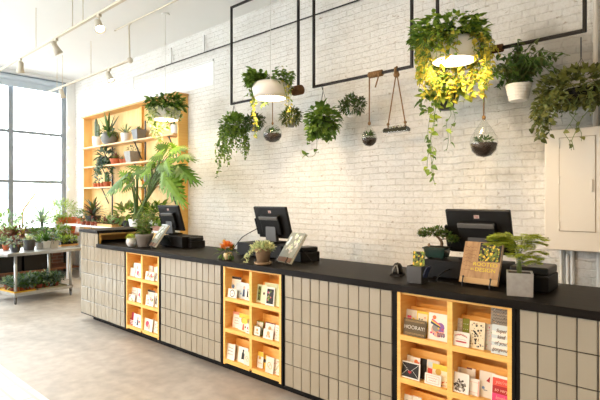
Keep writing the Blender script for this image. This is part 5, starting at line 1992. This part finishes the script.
# ------------------------------------------------------------------ steel work table with plants
TZ = .79
TB = at(15.5, 304.5, Z=0)
TA = R(97.4)
t = thing('work_table', 'steel work table with a lower shelf full of small plants', 'table', (TB.x, TB.y, 0), TA)
MB().box(-.16, 1.06, -.09, .82, TZ - .045, TZ).build('table_top', steel, t, bev=.004, label='brushed steel top')
lx = (0, .875)
ly = (0, .70)
for x in lx:
    for y in ly:
        lg = MB().lathe([(.022, .10), (.022, TZ - .046)], 14, 0, Matrix.Translation((x, y, 0))).build('leg', steel, t, smooth=True)
        MB().lathe([(.012, 0), (.017, .012), (.021, .0995)], 14, 0, Matrix.Translation((x, y, 0))).build('foot', mat('foot_dark', (.10, .09, .085), .5), lg, smooth=True, label='dark tapered foot')
MB().box(-.10, 1.0, .716, .732, .66, .72).build('rear_rail', mat('teal_rail', (.40, .52, .50), .6), t, label='pale teal rear rail')
SZ = .172
MB().box(-.03, .905, -.03, .73, SZ - .045, SZ).build('shelf', steel, t, bev=.004, label='lower steel shelf')
TM = Matrix.Translation((TB.x, TB.y, 0)) @ Matrix.Rotation(TA, 4, 'Z')
MI = TM.inverted()


def tloc(x, y, z):
    return TM @ Vector((x, y, z))


def tp(px, py, z):
    return at(px, py, Z=z)


GT = 'plants on the steel table'
plant('potted_succulent', 'reddish succulent in a black faceted pot at the front of the steel table', 'potted plant', tp(15.3, 252.2, TZ), 'hex', .078, .12, dark_ceramic, bus(130, .10, .06, .028, .01), ['red', 'grey', 'pale'], GT)
plant('potted_succulent', 'pale succulent in a tall dark grey pot on the steel table', 'potted plant', tp(29, 250, TZ), 'plain', .092, .165, mat('charcoal_pot', (.055, .052, .05), .6), ros(34, .12, .045), ['pale', 'grey', 'cream'], GT, rb=.075)
plant('potted_succulent', 'green plant in a small grey pot left of the white square pot, steel table', 'potted plant', tp(39.5, 248.6, TZ), 'plain', .062, .10, concrete_m, grassy(20, .20, .025), ['mid', 'grey', 'fresh'], GT)
plant('potted_succulent', 'striped upright plant in a white square pot on the steel table', 'potted plant', tp(45.8, 248.2, TZ), 'square', .062, .12, white_ceramic, grassy(22, .24, .03), ['mid', 'pale', 'deep'], GT)
plant('potted_succulent', 'bushy green plant in a beige square pot on the steel table', 'potted plant', tp(53.6, 247.6, TZ), 'square', .075, .125, beige_pot, bus(110, .12, .075, .03, .03, 'lance'), ['mid', 'blue', 'fresh'], GT)
plant('potted_succulent', 'little plant in a small terracotta pot at the left of the steel table', 'potted plant', tp(6, 250, TZ), 'rim', .055, .085, terracotta, bus(70, .08, .05, .022, .01), ['mid', 'pale', 'grey'], GT)
p = tp(68, 245.6, TZ)
t = thing('plant_tray', 'wooden tray of dark-potted seedlings at the right end of the steel table', 'plant tray', p, TA, 'plant trays')
MB().box(-.16, .16, -.06, .10, 0, .012).box(-.16, .16, -.06, -.05, .012, .03).box(-.16, .16, .09, .10, .012, .03).build('tray', pine, t)
m = MB()
for i in range(5):
    for j in range(2):
        m.frustum(.022, .029, .0125, .075, 0, Matrix.Translation((-.125 + .0625 * i, -.015 + .065 * j, 0)))
m.build('seedling_cells', black_plastic, t)
m = MB()
for i in range(5):
    for j in range(2):
        bush(m, (-.125 + .0625 * i, -.015 + .065 * j, .11), (.05, .05, .05), 26, .055, .032, 'ovate', 3, .2, .5)
m.build('foliage', [G['fresh'], G['lime'], G['deep']], t)
for px, py, r, gs, lb in ((3, 243.6, .10, ['red', 'olive', 'pale'], 'reddish bushy plant at the back left of the steel table'), (10.5, 242, .08, ['red', 'dusk', 'olive'], 'dark red plant behind the black faceted pot on the steel table'),
                          (21, 241.6, .12, ['lime', 'olive', 'red'], 'yellow-green bushy plant behind the dark grey pot on the steel table'), (35.5, 242, .08, ['mid', 'grey', 'fresh'], 'small green bushy plant behind the small grey pot on the steel table'),
                          (47, 241.2, .11, ['pale', 'mid', 'grey'], 'pale green plant behind the white square pot on the steel table'), (58, 241, .10, ['fresh', 'mid', 'lime'], 'bright green plant behind the beige square pot on the steel table'),
                          (66, 240.5, .10, ['mid', 'fresh', 'lime'], 'bright green plant behind the tray on the steel table')):
    plant('potted_plant', lb, 'potted plant', tp(px, py, TZ), 'plain', .06, .10, dark_ceramic, bus(100, r * 1.1, .08, .04, .05), gs, GT)

# lower shelf: two trays of little pots
for x0, x1, m_, lb in ((-.025, .30, mat('yellow_tray', srgb(206, 158, 40), .5), 'yellow plant tray at the left front of the table\'s lower shelf'), (.33, .80, mat('olive_tray', srgb(150, 146, 116), .5), 'olive-grey plant tray at the right of the table\'s lower shelf')):
    t = thing('plant_tray', lb, 'plant tray', tloc(x0, -.022, SZ + .0005), TA, 'plant trays')
    w = x1 - x0
    MB().box(0, w, 0, .60, 0, .008).box(0, w, 0, .008, .008, .024).box(0, w, .592, .60, .008, .024).box(0, .008, .008, .592, .008, .024).box(w - .008, w, .008, .592, .008, .024).build('tray', m_, t)
ORD = ('first', 'second', 'third', 'fourth', 'fifth', 'sixth', 'seventh', 'eighth')
rows = [('front', .055, (.045, .128, .212, .268, .385, .50, .66)), ('middle', .20, (.05, .13, .21, .27, .40, .50, .60, .72)), ('back', .40, (.06, .16, .25, .40, .52, .66))]
for rn, y, xs in rows:
    for i, x in enumerate(xs):
        gs = rnd.choice([['blue', 'mid', 'grey'], ['mid', 'deep', 'grey'], ['grey', 'blue', 'deep'], ['blue', 'deep', 'pale']])
        r = .038 if rn == 'front' else .04
        fol = ros(30, .15, .042) if rnd.random() < .45 else bus(100, .105, .07, .03, .015)
        plant('potted_succulent', 'little succulent in terracotta, %s from left in the %s row of the lower shelf' % (ORD[i], rn), 'potted plant', tloc(x, y + rnd.uniform(-.008, .008), SZ + .009), 'rim', r * 1.2, .075, dark_terra if rnd.random() < .5 else terracotta, fol, gs, 'small succulents on the lower shelf of the steel table')
p = tloc(.62, .66, SZ + .0005)
plant('potted_succulent', 'wide terracotta bowl of succulents raised at the back right of the lower shelf', 'potted plant', p, 'rim', .075, .13, terracotta, ros(30, .10, .035), ['mid', 'grey', 'pale'], 'small succulents on the lower shelf of the steel table')

# ------------------------------------------------------------------ bench along the window
BX0, BX1, BY0, BY1, BZ = -11.2, -10.24, 1.2, 4.5, .90
t = thing('window_bench', 'long brown wooden plant bench along the big window', 'bench', (BX0, BY0, 0))
MB().box(0, BX1 - BX0, 0, BY1 - BY0, BZ - .055, BZ).build('bench_top', brown_wood, t, bev=.004)
for x in (.06, BX1 - BX0 - .06):
    for y in (.06, 1.4, BY1 - BY0 - .06):
        MB().box(x - .03, x + .03, y - .03, y + .03, 0, BZ - .056).build('leg', black_metal, t)
MB().box(.10, BX1 - BX0 - .10, .10, BY1 - BY0 - .1, .17, .20).build('lower_shelf', brown_wood, t)
for i, (y0, y1) in enumerate(((2.2, 2.75), (2.8, 3.3), (3.35, 3.85))):
    c = thing('storage_crate', '%s black storage crate under the window bench, counted from the left' % ORD[i], 'crate', (BX1 - .72, y0, .201), 0, 'black crates under the bench')
    MB().box(0, .6, 0, y1 - y0, 0, .02).box(0, .02, 0, y1 - y0, .02, .40).box(.58, .6, 0, y1 - y0, .02, .40).box(.02, .58, 0, .02, .02, .40).box(.02, .58, y1 - y0 - .02, y1 - y0, .02, .40).build('crate', black_plastic, c)


def bpx(px, back=.18):
    p = at(px, 230, X=BX1 - back)
    p.z = BZ + .0005
    return p


GB = 'plants on the window bench'
p = bpx(66.5, .22)
p.y = min(p.y, BY1 - .2)
plant('potted_shrub', 'feathery lime-green shrub in a large square terracotta planter by the window', 'potted plant', p, 'square', .16, .34, mat('bright_terracotta', srgb(214, 110, 62), .8, var=.1),
      lambda m, z: bush(m, (0, -.05, z + .19), (.28, .28, .22), 700, .10, .014, 'lance', 3, .3, .5), ['lime', 'pale', 'fresh'], GB)
plant('potted_succulent', 'lime green mound in a white round pot beside the terracotta planter', 'potted plant', bpx(60.5, .12), 'round', .12, .21, white_ceramic, bus(160, .14, .07, .03), ['lime', 'pale', 'fresh'], GB)
plant('potted_agave', 'grey-green spreading agave on the window bench', 'potted plant', bpx(42, .2), 'plain', .14, .14, grey_ceramic, lambda m, z: [rosette(m, (0, 0, z + .12), 38, .34, .05, 'lance', 3, -5, 85, .2), m.lathe([(.03, 0), (.025, .14)], 8, 0, Matrix.Translation((0, 0, z)))], ['grey', 'olive', 'pale'], GB)
plant('potted_plant', 'pale green plant in a brown bowl at the left of the window bench', 'potted plant', bpx(8, .2), 'plain', .20, .12, brown_wood, bus(170, .26, .12, .04, .05, 'lance'), ['pale', 'grey', 'fresh'], GB)
plant('potted_plant', 'small red-leaved plant in a brown pot in the middle of the window bench', 'potted plant', bpx(31.5, .2), 'plain', .11, .13, clay_brown, bus(60, .12, .08, .035, .02), ['red', 'grey', 'pale'], GB)
p = bpx(22, .3)
t = thing('wooden_lamp', 'slim wooden lamp with a slanting arm standing on the window bench', 'lamp', p, R(90))
MB().box(-.04, .04, -.04, .04, 0, .12).build('base', pine, t, label='pine block base')
MB().tube([(0, 0, .1205), (.02, 0, .50)], .014, 8).build('pole', pine, t)
q = at(37, 191, X=p.x) - p
MB().tube([(.02, 0, .50), (q.y, 0, q.z)], .014, 8).build('arm', pine, t)

# string of little lights down the window jamb
for i, py in enumerate((128, 148, 162, 176, 190)):
    p = at(68.2, py, X=XW + .03)
    tag(MB().ball((0, 0, 0), .016, 8).lathe([(.008, .012), (.008, .035)], 8).build('string_light_bulb', mat('string_glow', (1, .6, .3), .4, emit=(1, .55, .25), estr=6), None, p, smooth=True), 'tiny warm string light bulb on the window jamb, %s from the top' % ORD[i], 'string light', 'string lights beside the window')
zz = [at(68.2, py, X=XW + .03) for py in (100, 128, 148, 162, 176, 190, 205)]
tag(MB().tube([v + Vector((-.012, 0, .035)) for v in zz], .003, 5).build('string_light_wire', white_metal), 'thin wire of the string lights on the window jamb', 'cable')  # wire fixed along the jamb

# ------------------------------------------------------------------ outside the window
def tree(x, y, h, r, label):
    t = thing('street_tree', label, 'tree', (x, y, -.1), 0, 'trees outside the window')
    MB().tube([(0, 0, 0), (.05, 0, h * .4), (0, .1, h * .75)], .10, 8, 0, .04).build('trunk', stem_brown, t)
    m = MB()
    bush(m, (0, 0, h * .68), (r, r, h * .34), 420, .26, .13, 'ovate', 3, .3, .1, inner=.5)
    m.build('crown', [leafmat('crown_pale', (.62, .70, .55)), leafmat('crown_sage', (.50, .60, .45)), G['pale']], t)


tree(-17, 6.6, 2.7, .9, 'pale green street tree seen through the right part of the window')
tree(-19, 5.2, 1.9, 1.0, 'low pale tree seen through the lower middle of the window')
tree(-20, 2.6, 2.4, 1.0, 'pale tree at the left edge of the window view')
t = thing('neighbouring_building', 'pale low building across the street outside the window', 'building', (-30, 0, -.1))
MB().box(0, 3, -6, 22, 0, 4.2).build('wall', mat('render_white', (.8, .8, .8), .8), t)
MB().box(-.3, 3.2, -6.2, 22.2, 4.2, 4.4).build('roof', mat('roof_grey', (.5, .5, .5), .8), t)
for k in range(7):
    f = MB().box(3.0, 3.05, -4 + 3.4 * k, -2.2 + 3.4 * k, 1.2, 2.9).build('window', mat('far_window', (.30, .36, .40), .2), t)
# parked car
t = thing('parked_car', 'white car parked outside behind the window bench', 'car', (-15.2, 2.9, -.1), R(90))
car = mat('car_white', (.85, .85, .86), .25)
m = MB()
body = [(-2.0, .35), (-2.05, .62), (-1.95, .85), (-1.2, .98), (1.1, .98), (1.9, .85), (2.05, .6), (2.0, .35)]
vs = [(x, y, z) for y in (-.82, .82) for x, z in body]
n = len(body)
m.add(vs, [tuple(range(n)), tuple(range(2 * n - 1, n - 1, -1))] + [(i, i + n, (i + 1) % n + n, (i + 1) % n) for i in range(n)])
m.build('body', car, t, bev=.08, smooth=True, seg=3)
cab = [(-1.15, .98), (-.65, 1.5), (.55, 1.52), (1.25, .98)]
m = MB()
vs = [(x, sgn * (.76 if z < 1.2 else .62), z) for sgn in (-1, 1) for x, z in cab]
m.add(vs, [(0, 1, 2, 3), (7, 6, 5, 4)] + [(i, i + 4, (i + 1) % 4 + 4, (i + 1) % 4) for i in range(4)])
m.build('cabin', car, t, bev=.05, seg=3)
for s_ in (-1, 1):
    m = MB()
    m.add([(-1.0, s_ * .768, 1.02), (.08, s_ * .768, 1.02), (.08, s_ * .66, 1.42), (-.62, s_ * .66, 1.42)], [(0, 1, 2, 3)])
    m.add([(.14, s_ * .768, 1.02), (1.08, s_ * .768, 1.02), (.55, s_ * .66, 1.42), (.14, s_ * .66, 1.42)], [(0, 1, 2, 3)])
    m.build('side_window', mat('car_glass', (.45, .5, .52), .1), t, solid=.01)
    for x in (-1.3, 1.3):
        MB().lathe([(.33, -.1), (.33, .1)], 20, 0, Matrix.Translation((x, s_ * .74, .33)) @ Matrix.Rotation(R(90), 4, 'X')).build('wheel', black_plastic, t)

# ------------------------------------------------------------------ daylight, camera, exposure
wd = bpy.data.worlds.new('daylight')
bpy.context.scene.world = wd
wd.use_nodes = True
bg = wd.node_tree.nodes['Background']
bg.inputs['Color'].default_value = (.93, .97, 1.0, 1)
bg.inputs['Strength'].default_value = 8.3


def portal(loc, rot, sx, sy):
    l = bpy.data.lights.new('window_portal', 'AREA')
    l.shape = 'RECTANGLE'; l.size = sx; l.size_y = sy
    l.cycles.is_portal = True
    o = bpy.data.objects.new('window_portal', l); COL.objects.link(o)
    o.location = loc; o.rotation_euler = rot


portal((XW - .26, (YF + .5 + Y1) / 2, (ZS + ZT) / 2), (0, R(-90), 0), ZT - ZS, Y1 - YF - .5)
portal((-8.75, YF - .21, 2.2), (R(90), 0, R(0)), 4.5, 3.4)

cd_ = bpy.data.cameras.new('camera')
cam = bpy.data.objects.new('camera', cd_)
COL.objects.link(cam)
cam.location = EYE
cam.rotation_euler = (R(90), 0, R(42.22))
cd_.sensor_width = 36
cd_.lens = FOC / 600 * 36
cd_.clip_start = .05
cd_.clip_end = 200
sc = bpy.context.scene
sc.camera = cam
sc.view_settings.view_transform = 'Standard'
sc.view_settings.look = 'None'
sc.view_settings.gamma = 1
sc.view_settings.use_curve_mapping = False
sc.view_settings.exposure = .26
sc.cycles.use_denoising = True
sc.cycles.max_bounces = 10
sc.cycles.diffuse_bounces = 6
sc.cycles.transparent_max_bounces = 16
sc.cycles.sample_clamp_indirect = 6
